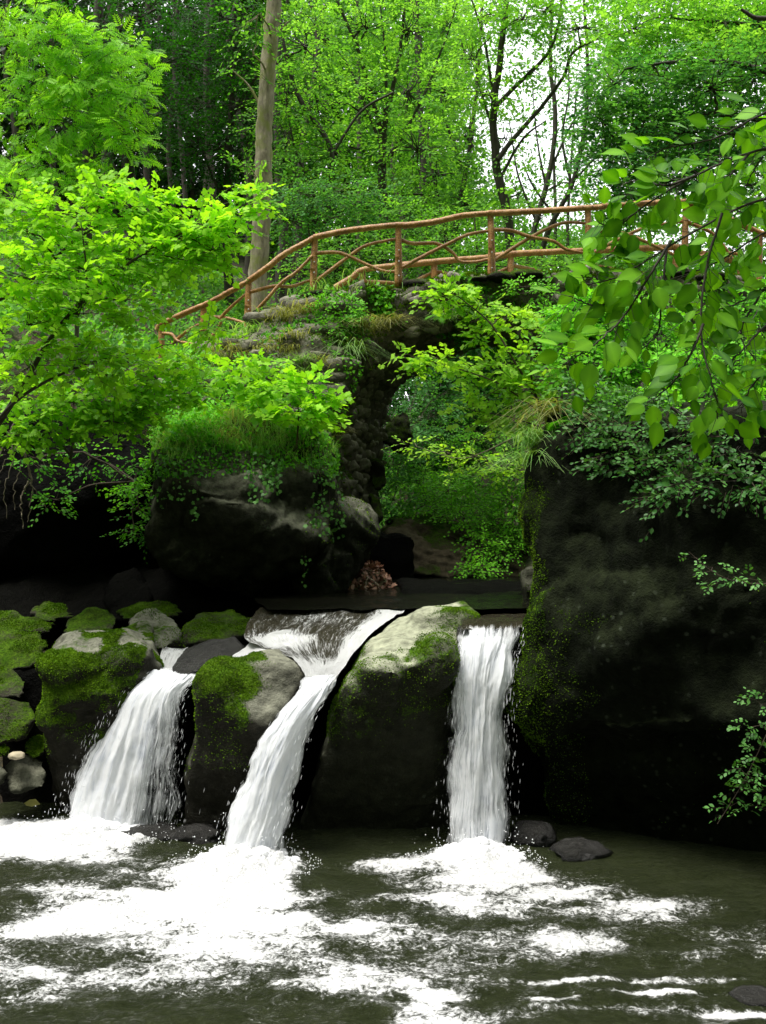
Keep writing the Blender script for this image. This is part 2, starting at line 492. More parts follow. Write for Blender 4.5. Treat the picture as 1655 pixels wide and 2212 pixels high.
def sprays(lacc, tacc, start, d, length, nl, lsize, tm, up=(0, -.35, 1.), tilt=.35, tint0=None, droop=.25, side_ang=.95, twr=.003):
    """leafy twigs: start (n,3), direction d (n,3); nl leaves in two ranks in a plane"""
    n = len(start)
    d = unit(d)
    nn = unit(np.array(up)[None] + RNG.normal(size=(n, 3)) * tilt)
    nn = unit(nn - (nn * d).sum(1, keepdims=True) * d)
    side = np.cross(nn, d)
    ln = length * RNG.uniform(.6, 1.25, n)
    t = (np.arange(nl) + .5) / nl
    t = np.clip(t[None] + RNG.uniform(-.06, .06, (n, nl)), .03, 1.)
    pos = start[:, None] + d[:, None] * (t * ln[:, None])[..., None]
    pos[..., 2] -= droop * (t ** 2) * ln[:, None]
    sgn = np.where(np.arange(nl) % 2 == 0, 1., -1.)[None] * np.ones((n, 1))
    ang = side_ang * (1 - .6 * t) + RNG.normal(size=(n, nl)) * .25
    ld = np.cos(ang)[..., None] * d[:, None] + (np.sin(ang) * sgn)[..., None] * side[:, None]
    ld[..., 2] -= droop * .8 + RNG.uniform(-.15, .2, (n, nl))
    ln_n = nn[:, None] + RNG.normal(size=(n, nl, 3)) * tilt * .9
    if tint0 is None: tint0 = RNG.uniform(.2, .8, n)
    tint = np.asarray(tint0)[:, None] + RNG.normal(size=(n, nl)) * .16
    sz = lsize * RNG.uniform(.6, 1.2, (n, nl)) * (1 - .25 * t)
    pos = pos + side[:, None] * (sgn * .12 * lsize)[..., None]
    leaves(lacc, tm, pos.reshape(-1, 3), ld.reshape(-1, 3), ln_n.reshape(-1, 3), sz.ravel(), tint.ravel())
    if tacc is not None:
        e = start + d * ln[:, None]; e[:, 2] -= droop * ln
        mid = start + d * ln[:, None] * .5; mid[:, 2] -= droop * .25 * ln
        twigs3(tacc, start, mid, np.full(n, twr)); twigs3(tacc, mid, e, np.full(n, twr * .6))


def plant(name, label, cat, root, clusters, tm, mat, lsize, per=40, tlen=.35, nl=9, up=(0, -.35, 1.), tilt=.35, droop=.25,
          bark='twig', stems=(), branch_r=.012, twr=.003, group=None, crown='foliage', limbs=True, flat=.7, tint=(.25, .75),
          outward=.8, subs=True, hidden_twigs=False, rough_r=0, stem_name='stem', sides=6, shell=.55, kind=None, depth=.8):
    """clusters: (px,py,Y,rx_px,ry_px[,density[,tint shift]]); stems: list of (points, r0, r1)"""
    root = np.asarray(root, float)
    th = thing(name, label, cat, root, group)
    la, ta, ba = Acc(), Acc(), Acc()
    spts = []
    for pts, r0, r1 in stems:
        q = interp_poly(pts, max(8, len(pts) * 5)); q = q + (fbm(q * .9 + r0 * 99, 2)[:, None] * unit(RNG.normal(size=3))) * r0 * .5 + RNG.normal(size=q.shape) * r0 * .04
        tube(ba, q, r0, r1, sides=sides, rough=rough_r); spts.append((q, np.linspace(r0, r1, len(q))))
    allp = np.vstack([q for q, _ in spts]) if spts else root[None]
    allr = np.concatenate([r for _, r in spts]) if spts else np.array([branch_r * 2])
    for c in clusters:
        px, py, Y, rx, ry = c[:5]; dens = c[5] if len(c) > 5 else 1.; tsh = c[6] if len(c) > 6 else 0
        C = P(px, py, Y); R = np.array([rx / F * Y, max(rx, ry) / F * Y * depth, ry / F * Y])
        if limbs:
            dd = np.linalg.norm(allp - C, axis=1) + np.maximum(0, allp[:, 2] - C[2]) * 1.5
            k = int(dd.argmin()); A = allp[k]
            r0 = min(branch_r, allr[k] * .8)
            mid = (A + C) / 2 + RNG.normal(size=3) * .06 * np.linalg.norm(C - A) + np.array([0, 0, .08 * np.linalg.norm(C - A)])
            lp = interp_poly([A, mid, C], 9); lp[1:-1] += RNG.normal(size=(7, 3)) * .012 * np.linalg.norm(C - A)
            tube(ba, lp, r0, r0 * .45, sides=5)
        n = max(3, int(per * dens))
        u = unit(RNG.normal(size=(n, 3))); rad = RNG.uniform(shell ** 3, 1, n) ** (1 / 3.)
        st = C + u * rad[:, None] * R
        d = u * np.array([1, 1, .45]) * outward + RNG.normal(size=(n, 3)) * np.array([.7, .7, .25])
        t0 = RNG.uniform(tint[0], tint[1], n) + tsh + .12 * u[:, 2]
        if subs and limbs:
            ns = max(2, n // 5)
            idx = RNG.choice(n, ns, replace=False)
            for j in idx[:26]:
                m_ = (C + st[j]) / 2 + RNG.normal(size=3) * .07 * R
                tube(ba, interp_poly([C + RNG.normal(size=3) * .05 * R, m_, st[j]], 5), r0 * .45, r0 * .15, sides=4)
        sprays(la, None if hidden_twigs else ta, st, d, tlen, nl, lsize, tm, up, tilt, t0, droop, twr=twr)
    lo = la.build(crown, M[mat], th)
    if kind and lo: lo['kind'] = kind
    if ba.v: ba.build(stem_name, M[bark], th, True)
    if ta.v: ta.build('twigs', M['twig'], th)['kind'] = 'stuff'
    return th


def blades(acc, base, h, lean, w, tint, seg=4, droop=1.):
    """arching grass blades as tapered ribbons (quads)"""
    n = len(base); az = RNG.uniform(0, 2 * math.pi, n)
    d = np.stack([np.cos(az), np.sin(az), np.zeros(n)], 1) + lean
    side = unit(np.cross(d, np.array([[0, 0, 1.]])) + 1e-4)
    V = []
    for k in range(seg + 1):
        t = k / seg
        c = base + d * (h * t * .55)[:, None] * (.4 + droop * t)
        c[:, 2] += h * (t - droop * .75 * t * t)
        ww = w * (1 - t * .92)
        V += [c - side * ww[:, None], c + side * ww[:, None]]
    V = np.stack(V, 1)
    k = 2 * (seg + 1)
    f = np.array([(2 * i, 2 * i + 1, 2 * i + 3, 2 * i + 2) for i in range(seg)])
    Fc = (f[None] + (np.arange(n) * k)[:, None, None]).reshape(-1, 4)
    acc.add(V.reshape(-1, 3), Fc, np.repeat(np.clip(tint, 0, 1), k))


# ------------------------------------------------------------------ rocks
def ico(sub):
    bm = bmesh.new(); bmesh.ops.create_icosphere(bm, subdivisions=sub, radius=1)
    V = np.array([v.co[:] for v in bm.verts]); Fc = np.array([[v.index for v in f.verts] for f in bm.faces]); bm.free()
    return V, Fc
ICO1, ICO2, ICO3 = ico(1), ico(2), ico(3)


def solid(hulls, balls=(), voxel=.04, smooth=6, amp=.05, freq=2., octs=5, strata=0., polys=(), ridge=0., cut=None):
    """union of convex hulls / lumps / extruded outlines, remeshed and weathered; returns V, tris-quads as mesh"""
    bm = bmesh.new()
    for h in hulls:
        vs = [bm.verts.new([float(c) for c in p]) for p in h]
        r = bmesh.ops.convex_hull(bm, input=vs)
        bad = [g for g in r['geom_interior'] + r['geom_unused'] if isinstance(g, bmesh.types.BMVert) and g.is_valid]
        if bad: bmesh.ops.delete(bm, geom=list(set(bad)), context='VERTS')
    for c, r in balls:
        mat = Matrix.Translation([float(v) for v in c]) @ Matrix.Diagonal((*[float(v) for v in r], 1))
        bmesh.ops.create_icosphere(bm, subdivisions=3, radius=1, matrix=mat)
    for front, back in polys:
        a = [bm.verts.new([float(c) for c in p]) for p in front]; b = [bm.verts.new([float(c) for c in p]) for p in back]
        f1 = bm.faces.new(a); f2 = bm.faces.new(b[::-1]); n = len(a)
        for i in range(n): bm.faces.new((a[i], b[i], b[(i + 1) % n], a[(i + 1) % n]))
        bmesh.ops.triangulate(bm, faces=[f1, f2])
        bmesh.ops.recalc_face_normals(bm, faces=bm.faces[:])
    me = bpy.data.meshes.new('tmp'); bm.to_mesh(me); bm.free()
    o = bpy.data.objects.new('tmp', me); COL.objects.link(o)
    md = o.modifiers.new('r', 'REMESH'); md.mode = 'VOXEL'; md.voxel_size = voxel
    if smooth:
        s = o.modifiers.new('s', 'SMOOTH'); s.factor = .5; s.iterations = smooth
    dg = bpy.context.evaluated_depsgraph_get(); dg.update()
    ev = o.evaluated_get(dg); m2 = bpy.data.meshes.new_from_object(ev)
    bpy.data.objects.remove(o); bpy.data.meshes.remove(me)
    n = len(m2.vertices)
    V = np.empty(n * 3, np.float32); m2.vertices.foreach_get('co', V); V = V.reshape(-1, 3).astype(float)
    Nn = np.empty(n * 3, np.float32); m2.vertex_normals.foreach_get('vector', Nn); Nn = Nn.reshape(-1, 3).astype(float)
    d = fbm(V * freq, octs, .52) * amp
    if ridge:
        q = V * freq * 1.7 + 5; d = d - ridge * np.clip(.12 - np.abs(perlin(q)), 0, 1) * 4
    V = V + Nn * d[:, None]
    if strata:
        z = V[:, 2] * 1. + .25 * V[:, 0] + .12 * perlin(V * 1.2)
        s = perlin(np.stack([z * 7, z * 0, z * 0], 1)) + .5 * perlin(np.stack([z * 17, z * 0 + 9, z * 0], 1))
        V = V + Nn * np.array([1, 1, .1]) * (s * strata)[:, None]
    m2.vertices.foreach_set('co', V.astype(np.float32).ravel())
    m2.polygons.foreach_set('use_smooth', np.ones(len(m2.polygons), dtype=bool))
    m2.update()
    return m2, V


def surf_samples(me, n, cond=None):
    """random points + normals on a mesh"""
    me.calc_loop_triangles()
    t = len(me.loop_triangles)
    T = np.empty(t * 3, np.int32); me.loop_triangles.foreach_get('vertices', T); T = T.reshape(-1, 3)
    V = np.empty(len(me.vertices) * 3, np.float32); me.vertices.foreach_get('co', V); V = V.reshape(-1, 3).astype(float)
    a, b, c = V[T[:, 0]], V[T[:, 1]], V[T[:, 2]]
    cr = np.cross(b - a, c - a); ar = np.linalg.norm(cr, axis=1); nn = unit(cr)
    w = ar.copy()
    if cond is not None: w = w * cond((a + b + c) / 3, nn)
    w /= w.sum()
    k = RNG.choice(t, n, p=w)
    r1 = np.sqrt(RNG.random(n))[:, None]; r2 = RNG.random(n)[:, None]
    p = (1 - r1) * a[k] + r1 * (1 - r2) * b[k] + r1 * r2 * c[k]
    return p, nn[k]


def rock(name, label, cat, mat, hulls=(), balls=(), group=None, moss=0, mosscond=None, mname='moss', mscale=.011, parts=None, **kw):
    me, V = solid(hulls, balls, **kw)
    lo = V.min(0); hi = V.max(0)
    if moss and mosscond:
        at = me.attributes.new('mossw', 'FLOAT', 'POINT'); wv = np.clip(np.asarray(mosscond(V, np.tile([[0., -.5, .7]], (len(V), 1))), float), 0, 1)
        at.data.foreach_set('value', wv.astype(np.float32))
    base = np.array([(lo[0] + hi[0]) / 2, (lo[1] + hi[1]) / 2, lo[2]])
    if moss:
        th = thing(name, label, cat, base, group)
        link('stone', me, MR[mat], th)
        a = Acc()
        cond = mosscond or (lambda c, n: np.clip(n[:, 2] + .35, 0, 1) * (fbm(c * 2.2, 3) > -.1))
        cond2 = lambda c, n: cond(c, n) * (c[:, 1] < (lo[1] + hi[1]) / 2 + .3) + 1e-9
        p, nn = surf_samples(me, moss, cond2)
        d = unit(nn + RNG.normal(size=p.shape) * .8)
        leaves(a, T_FAR, p - nn * .003, d, RNG.normal(size=p.shape) + nn, RNG.uniform(.6, 1.6, moss) * mscale, .45 + .5 * perlin(p * 9) + RNG.normal(size=moss) * .15)
        mo = a.build(mname, M['moss'], th)
        mo['kind'] = 'stuff'
        return th, me
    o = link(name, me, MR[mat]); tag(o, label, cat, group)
    return o, me


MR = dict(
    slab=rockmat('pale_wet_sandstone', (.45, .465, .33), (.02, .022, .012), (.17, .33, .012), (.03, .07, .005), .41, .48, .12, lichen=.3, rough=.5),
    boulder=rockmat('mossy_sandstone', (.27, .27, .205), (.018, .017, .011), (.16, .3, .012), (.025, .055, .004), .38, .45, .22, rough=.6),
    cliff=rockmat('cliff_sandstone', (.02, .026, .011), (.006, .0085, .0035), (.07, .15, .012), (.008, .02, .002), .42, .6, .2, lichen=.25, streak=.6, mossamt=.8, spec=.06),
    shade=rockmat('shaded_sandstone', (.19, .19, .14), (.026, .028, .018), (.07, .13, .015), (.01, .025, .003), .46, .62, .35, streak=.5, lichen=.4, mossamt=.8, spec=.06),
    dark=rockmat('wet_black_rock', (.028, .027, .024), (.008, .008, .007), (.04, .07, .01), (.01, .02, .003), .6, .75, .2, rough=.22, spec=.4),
    under=rockmat('shade_dark_rock', (.0028, .0028, .002), (.002, .002, .0015), (.012, .025, .003), (.003, .006, .001), .6, .75, .3, rough=.6, spec=.04),  # near-black colour stands in for shade in hollows and under overhangs
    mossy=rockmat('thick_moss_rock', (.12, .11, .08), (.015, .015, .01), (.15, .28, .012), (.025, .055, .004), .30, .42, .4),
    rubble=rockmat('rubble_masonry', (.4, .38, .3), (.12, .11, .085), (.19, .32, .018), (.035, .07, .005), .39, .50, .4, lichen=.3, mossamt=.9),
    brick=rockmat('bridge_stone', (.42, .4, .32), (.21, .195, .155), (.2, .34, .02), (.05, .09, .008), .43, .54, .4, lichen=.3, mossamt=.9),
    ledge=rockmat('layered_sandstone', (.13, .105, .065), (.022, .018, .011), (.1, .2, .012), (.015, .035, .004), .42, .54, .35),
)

# ================================================================== SETTING
def smooth01(x): x = np.clip(x, 0, 1); return x * x * (3 - 2 * x)


def ground_z(x, y):
    x = np.asarray(x, float); y = np.asarray(y, float)
    # river bed: low pool, then the upper bed behind the falls
    bed = -.55 + (2.0 - .4 * smooth01((-1.0 - x) / .5)) * smooth01((y - 8.2) / .9)
    cx = .35 + .02 * (y - 8)
    dl = np.clip((cx - 1.0) - x, 0, None); dr = np.clip(x - (cx + 1.1), 0, None)
    up = smooth01((y - 11.2) / 1.8)
    left = (2.6 * smooth01(dl / 1.8) + .28 * dl) * up + .15 * np.clip(y - 15, 0, 60) * smooth01(dl / 4)
    right = (3.1 * smooth01(dr / 1.6) + .05 * dr) * up + .06 * np.clip(y - 12, 0, 60) * smooth01(dr / 4)
    back = .13 * np.clip(y - 15, 0, 70) + .8 * smooth01((y - 14) / 5)
    shoreL = .75 * smooth01((-2.75 - x) / .6) * smooth01((y - 7.2) / .8) * (1 - smooth01((y - 8.1) / .9))
    # rising sides in front of the bridge, out of frame
    side = (.9 * np.clip(np.abs(x) - 4.5, 0, 9)) * smooth01((y + 14) / 6) * (y < 60)
    z = bed + left + right + back + shoreL + side * (1 - up)
    z = z + .12 * fbm(np.stack([x * .6, y * .6, x * 0], -1).reshape(-1, 3), 4).reshape(x.shape) * smooth01((y - 10) / 3)
    far = smooth01((np.hypot(x, y) - 75) / 60)
    return z * (1 - far) + 11 * far


def grid_axis(lo, hi, c0, c1, fine, coarse):
    a = list(np.arange(c0, c1, fine))
    x = c0; s = fine; L_ = []
    while x > lo: s *= coarse; x -= s; L_.append(x)
    x = a[-1]; s = fine; R_ = []
    while x < hi: s *= coarse; x += s; R_.append(x)
    return np.array(L_[::-1] + a + R_)


def build_ground():
    xs = grid_axis(-2500, 2500, -8, 9, .15, 1.16); ys = grid_axis(-2500, 2500, 3, 24, .15, 1.14)
    X, Y = np.meshgrid(xs, ys); Z = ground_z(X, Y)
    V = np.stack([X, Y, Z], -1).reshape(-1, 3); nx = len(xs); ny = len(ys)
    i = np.arange(ny - 1)[:, None] * nx + np.arange(nx - 1)[None]
    Fc = np.stack([i, i + 1, i + nx + 1, i + nx], -1).reshape(-1, 4)
    m, nt = newmat('forest_floor')
    geo = N(nt, 'ShaderNodeNewGeometry'); p = geo.outputs['Position']
    a = noise(nt, p, 1.3, 5, .6); b = noise(nt, p, 22, 5, .7)
    c = ramp(nt, b.outputs[0], [(.3, (.018, .012, .007)), (.5, (.05, .032, .018)), (.68, (.12, .07, .04))])
    g = ramp(nt, b.outputs[0], [(.3, (.012, .025, .005)), (.6, (.045, .09, .015))])
    cc = mix(nt, ramp(nt, a.outputs[0], [(.42, 0), (.58, .8)]).outputs[0], c.outputs[0], g.outputs[0])
    s = N(nt, 'ShaderNodeBsdfPrincipled'); L(nt, cc, s.inputs['Base Color']); s.inputs['Roughness'].default_value = .9
    bp = N(nt, 'ShaderNodeBump'); bp.inputs['Strength'].default_value = .7; bp.inputs['Distance'].default_value = .06
    L(nt, b.outputs[0], bp.inputs['Height']); L(nt, bp.outputs[0], s.inputs['Normal'])
    o = N(nt, 'ShaderNodeOutputMaterial'); L(nt, s.outputs[0], o.inputs[0])
    tag(link('ground', mesh_np('ground', V, Fc, True), m), kind='structure')


build_ground()


# ---- pool
def pool_xy(px, py):
    Y = H * F / (py - 1106.); return (px - 827.5) / F * Y, Y


def gauss(X, Y, px, py, rpx, rpy, amp, p=2., rot=0.):
    cx, cy = pool_xy(px, py); _, y1 = pool_xy(px, py + rpy); _, y0 = pool_xy(px, py - rpy)
    rx = rpx / F * cy; ry = abs(y0 - y1) / 2
    dx = X - cx; dy = Y - cy
    if rot: dx, dy = dx * math.cos(rot) + dy * math.sin(rot), -dx * math.sin(rot) + dy * math.cos(rot)
    return amp * np.exp(-(((dx / rx) ** 2 + (dy / ry) ** 2) ** (p / 2)))


FOAM = [  # px, py, rx, ry, strength, sharpness
    (110, 1812, 200, 36, 1.25, 3), (10, 1805, 140, 34, 1.1, 3), (250, 1830, 80, 20, .6, 2), (130, 1845, 240, 26, .5, 2),
    (535, 1895, 105, 52, 1.3, 2.6), (480, 1935, 190, 46, .85, 2), (280, 1950, 230, 46, .68, 2), (560, 1985, 170, 36, .6, 2), (230, 1995, 230, 40, .5, 2), (400, 1890, 200, 34, .6, 2), (180, 1910, 170, 26, .4, 2),
    (1030, 1868, 105, 26, 1.3, 3), (1050, 1893, 160, 30, .9, 2), (1200, 1925, 150, 24, .58, 2), (880, 1870, 150, 22, .6, 2), (1150, 1965, 240, 22, .48, 2), (950, 1945, 200, 18, .45, 2), (1000, 1920, 130, 24, .4, 2),
    (940, 2210, 95, 46, .95, 3), (950, 2150, 70, 16, .65, 2), (1050, 2195, 120, 18, .55, 2),
    (1220, 2122, 130, 6, .62, 2), (1430, 2146, 150, 7, .62, 2), (1200, 2160, 80, 8, .5, 2), (1590, 2190, 110, 9, .62, 2), (1330, 2180, 200, 14, .44, 2), (1500, 2120, 200, 8, .4, 2),
    (500, 2060, 480, 70, .45, 2), (100, 2100, 260, 80, .42, 2), (100, 1990, 80, 70, .5, 2), (330, 2030, 330, 22, .45, 2), (720, 2000, 230, 60, .46, 2),
    (1300, 2030, 500, 50, .36, 2), (800, 2110, 350, 70, .38, 2), (1050, 2060, 300, 40, .22, 2), (1380, 1960, 200, 40, .44, 2),
]


def build_pool():
    xs = grid_axis(-60, 60, -3.6, 3.4, .014, 1.3); ys = np.arange(4.3, 8.9, .014)
    ys = np.concatenate([np.array([-60, -30, -15, -8, -4, -1, 1, 2.4, 3.2, 3.8, 4.1]), ys])
    X, Y = np.meshgrid(xs, ys)
    foam = np.full(X.shape, .04)
    for f in FOAM: g = gauss(X, Y, *f) ; foam = np.maximum(foam, g) + .25 * np.minimum(foam, g) * (foam < .7)
    q = np.stack([X, Y, X * 0], -1).reshape(-1, 3)
    w = fbm(q * np.array([1.2, 2.2, 1]) * 1.3, 4).reshape(X.shape)
    foam = foam * (1 + .4 * w) + .12 + .14 * w
    dark = smooth01((X - 1.7) / 1.2) * smooth01((Y - 5.6) / .9)
    foam = np.clip(foam * (1 - .75 * dark), 0, 1.25)
    chop = fbm(q * np.array([3.2, 4.6, 1]), 4, .55).reshape(X.shape)
    amp = .013 + .022 * np.clip(foam, 0, 1)
    Z = chop * amp + .012 * perlin(q * 1.1).reshape(X.shape)
    for px, py, r, a in ((190, 1800, .55, .05), (535, 1865, .35, .09), (1028, 1855, .33, .07)):   # boil heaped under each fall
        cx, cy = pool_xy(px, py); rr = np.hypot(X - cx, (Y - cy) * 1.3)
        Z += a * np.exp(-(rr / r) ** 2) * (1 + .8 * fbm(q * 9, 3).reshape(X.shape)) + .012 * np.sin(rr * 16) * np.exp(-rr / .8)
    V = np.stack([X, Y, Z], -1).reshape(-1, 3); nx = len(xs); ny = len(ys)
    i = np.arange(ny - 1)[:, None] * nx + np.arange(nx - 1)[None]
    Fc = np.stack([i, i + 1, i + nx + 1, i + nx], -1).reshape(-1, 4)
    me = mesh_np('water', V, Fc, True, {'foam': foam.ravel()})
    tag(link('water', me, watermat('pool_water', (.018, .025, .009), (.055, .066, .027))), kind='structure')


build_pool()


def loft(left, right, nv, nu, bulge=0., jitter=0., seed=0, side_round=.0, rag=0.):
    """ribbon between two edge curves; u across, v along. returns V,F,uv,(U,Vv)"""
    A = interp_poly(left, nv); B = interp_poly(right, nv)
    u = np.linspace(0, 1, nu); v = np.linspace(0, 1, nv)
    G = A[:, None] * (1 - u)[None, :, None] + B[:, None] * u[None, :, None]
    ln = np.concatenate([[0], np.cumsum(np.linalg.norm(np.diff((A + B) / 2, axis=0), axis=1))])
    wid = np.linalg.norm(B - A, axis=1).mean()
    UU, VV = np.meshgrid(u, v)
    if bulge: G[..., 1] -= bulge * np.sin(UU * math.pi) ** .8
    if jitter:
        q = np.stack([UU * wid * 14, ln[:, None] * 2.2 + UU * 0, UU * 0 + seed], -1).reshape(-1, 3)
        G[..., 1] += jitter * fbm(q, 4).reshape(UU.shape)
        G[..., 0] += jitter * .5 * fbm(q + 31, 3).reshape(UU.shape)
    if rag:
        q = np.stack([UU * 0 + seed, ln[:, None] * 3.2 + UU * 0, UU * 2], -1).reshape(-1, 3)
        G[..., 0] += rag * fbm(q, 3).reshape(UU.shape) * (np.abs(UU - .5) * 2) ** 2
    i = np.arange(nv - 1)[:, None] * nu + np.arange(nu - 1)[None]
    Fc = np.stack([i, i + nu, i + nu + 1, i + 1], -1).reshape(-1, 4)
    uv = np.stack([UU * wid, ln[:, None] + UU * 0], -1).reshape(-1, 2)
    return G.reshape(-1, 3), Fc, uv, UU, VV


def build_stream():
    # still upper reach behind the lip
    def patch(name, left, right, nv, nu, foamf, mat, jit=.012, seed=1):
        V, Fc, uv, U, W = loft(left, right, nv, nu)
        q = V * np.array([5, 5, 1]); V[:, 2] += jit * fbm(q + seed, 4)
        fo = foamf(U, W).ravel() * (1 + .3 * fbm(V * 3 + 7, 3))
        return tag(link(name, mesh_np(name, V, Fc, True, {'foam': np.clip(fo, 0, 1.2)}, uv), mat), kind='structure')
    flow = watermat('stream_water', (.045, .04, .022), (.10, .088, .055), flow=True)
    z = 1.585
    still = watermat('still_stream', (.006, .006, .004), (.008, .008, .005), wave=.12, spec=.12)  # shade of the hollow put into the near-black water colour
    patch('stream', [(-1.3, 13.5, z), (-1.3, 11, z), (-1.25, 9.6, z), (-.98, 8.42, z - .01)], [(2.6, 13.5, z), (2.4, 11, z), (2.1, 9.6, z), (1.3, 8.42, z)], 60, 60, lambda U, W: .0 + 0 * U, still)
    # shelf pouring towards the middle notch
    patch('stream', PP([(575, 1308, 9.1), (556, 1321, 8.6), (536, 1348, 8.15), (530, 1380, 7.78), (582, 1400, 7.62), (630, 1422, 7.45), (658, 1455, 7.22), (655, 1490, 7.08)]),
          PP([(920, 1308, 9.1), (885, 1316, 8.6), (862, 1325, 8.25), (812, 1362, 7.9), (775, 1400, 7.6), (752, 1430, 7.38), (728, 1462, 7.2), (712, 1490, 7.1)]), 130, 90,
          lambda U, W: .44 * smooth01(W / .25) + .75 * smooth01((W - .6) / .3) + .75 * np.exp(-((U - .93) / .1) ** 2) * smooth01((W - .12) / .3) + .6 * np.exp(-((U - .3) / .2) ** 2 - ((W - .47) / .07) ** 2) + .3 * np.exp(-((U - .45) / .2) ** 2 - ((W - .1) / .1) ** 2), flow, .022)
    # side run sliding left behind the middle rock
    patch('stream', PP([(690, 1352, 8.0), (600, 1366, 7.9), (545, 1384, 7.85), (520, 1404, 7.8), (450, 1432, 7.72), (405, 1452, 7.66)]),
          PP([(705, 1380, 7.8), (640, 1388, 7.72), (590, 1402, 7.62), (560, 1418, 7.56), (490, 1440, 7.5), (425, 1470, 7.5)]), 90, 40,
          lambda U, W: .55 + .45 * smooth01(W / .35), flow, .02, 3)
    # small run between the two left rocks
    patch('stream', PP([(352, 1398, 8.4), (346, 1418, 8.15), (338, 1440, 8.0), (322, 1462, 7.9)]), PP([(408, 1396, 8.4), (392, 1412, 8.15), (386, 1436, 8.0), (388, 1466, 7.85)]), 50, 24,
          lambda U, W: .5 + .6 * W, flow, .02, 4)
    # glassy lip of the right fall
    patch('stream', PP([(1003, 1330, 8.4), (1003, 1336, 7.75), (1000, 1344, 7.5), (994, 1362, 7.36)]), PP([(1140, 1326, 8.4), (1134, 1334, 7.75), (1130, 1340, 7.52), (1128, 1356, 7.4)]), 50, 50,
          lambda U, W: .12 + .3 * smooth01((W - .7) / .3), flow, .01, 5)


build_stream()


def waterfall(label, left, right, base, layers, densf, spray_n, mound, wisp=.02):
    th = thing('waterfall', label, 'waterfall', [base[0], base[1], 0], None)
    for k in range(layers):
        off = np.array([0, .05 * k, 0])
        l = np.array(PP(left)) + off; r = np.array(PP(right)) + off
        w = (r - l); l = l - w * .012 * k; r = r + w * .012 * k
        V, Fc, uv, U, W = loft(l, r, 150, 60, .10 - .02 * k, .03 + .006 * k, seed=k * 5 + base[0], rag=.06)
        uv = uv + k * 1.37
        D = densf(U, W) * (.98 - .05 * k) * (.55 + .45 * smooth01(W / .07))
        edge = 1 - np.clip((np.abs(U - .5) * 2 - .62) / .38, 0, 1) ** 1.6 * .85
        D = D * edge
        me = mesh_np('sheet', V, Fc, True, {'dens': D.ravel()}, uv)
        link('water_sheet', me, MF[k % 3], th)
    # loose strands and drops thrown off the sheet
    A = interp_poly(PP(left), 60); B = interp_poly(PP(right), 60)
    a = Acc(); n = spray_n * 2
    v = RNG.beta(1.6, 1.0, n); s = RNG.choice([0, 1], n)
    e = RNG.normal(size=n) * .10 * v - .03
    u = np.where(RNG.random(n) < .55, np.where(s == 0, -e, 1 + e), RNG.random(n))
    i = (v * 55).astype(int)
    p = A[i] * (1 - u)[:, None] + B[i] * u[:, None]; p[:, 1] -= .08 + RNG.random(n) * .06; p += RNG.normal(size=(n, 3)) * wisp * v[:, None]
    dr = unit((A[i + 3] + B[i + 3]) - (A[i] + B[i]) + RNG.normal(size=(n, 3)) * .004)
    leaves(a, (np.array([(0, 0, 0), (.5, .035, .0), (1, 0, 0), (.5, -.035, .0)]), np.array([(0, 2, 1), (0, 3, 2)])), p, dr, np.array([[0, -1., 0]]) + RNG.normal(size=(n, 3)) * .4,
           RNG.uniform(.008, .05, n), RNG.random(n))
    a.build('spray', M['foam'], th)['kind'] = 'stuff'
    # heaped foam where it lands
    (cx, cy), rx, ry, hgt = mound
    m = Acc(); nb = 230
    r = np.sqrt(RNG.random(nb)); an = RNG.uniform(0, 6.283, nb)
    for k in range(nb):
        x = cx + rx * r[k] * math.cos(an[k]); y = cy + ry * r[k] * math.sin(an[k])
        q = (1 - r[k]); s_ = (.022 + .05 * q * RNG.random() + .012 * RNG.random())
        Vk = ICO2[0] * (1 + .22 * perlin(ICO2[0] * 2.3 + k)[:, None]) * np.array([1.25, 1., .75]) * s_
        m.add(Vk + np.array([x, y, hgt * q * RNG.random() + .005]), ICO2[1])
    m.build('splash_foam', M['foamlump'], th, True)
    d = Acc(); nd = 900
    r = RNG.random(nd) ** .7 * 1.5; an = RNG.uniform(0, 6.283, nd)
    p = np.stack([cx + rx * r * np.cos(an), cy - .1 + ry * r * np.sin(an), RNG.exponential(.06, nd) * (1.7 - r) + .01], 1)
    tv = np.array([(1, 0, 0), (-1, 0, 0), (0, 1, 0), (0, -1, 0), (0, 0, 1), (0, 0, -1)], float) * .5
    tf = np.array([(0, 2, 4), (2, 1, 4), (1, 3, 4), (3, 0, 4), (2, 0, 5), (1, 2, 5), (3, 1, 5), (0, 3, 5)])
    leaves(d, (tv, tf), p, RNG.normal(size=p.shape), RNG.normal(size=p.shape), RNG.uniform(.004, .013, nd), RNG.random(nd))
    d.build('droplets', M['foam'], th)['kind'] = 'stuff'
    return th


MF = [fallmat('white_water', 1.), fallmat('white_water_behind', 4.), fallmat('white_water_back', 8.)]
M['foam'] = plain('spray_drop', (.86, .87, .9), .4, .05)
M['foamlump'] = plain('heaped_foam', (.9, .9, .92), .7, .05, 60, .8)

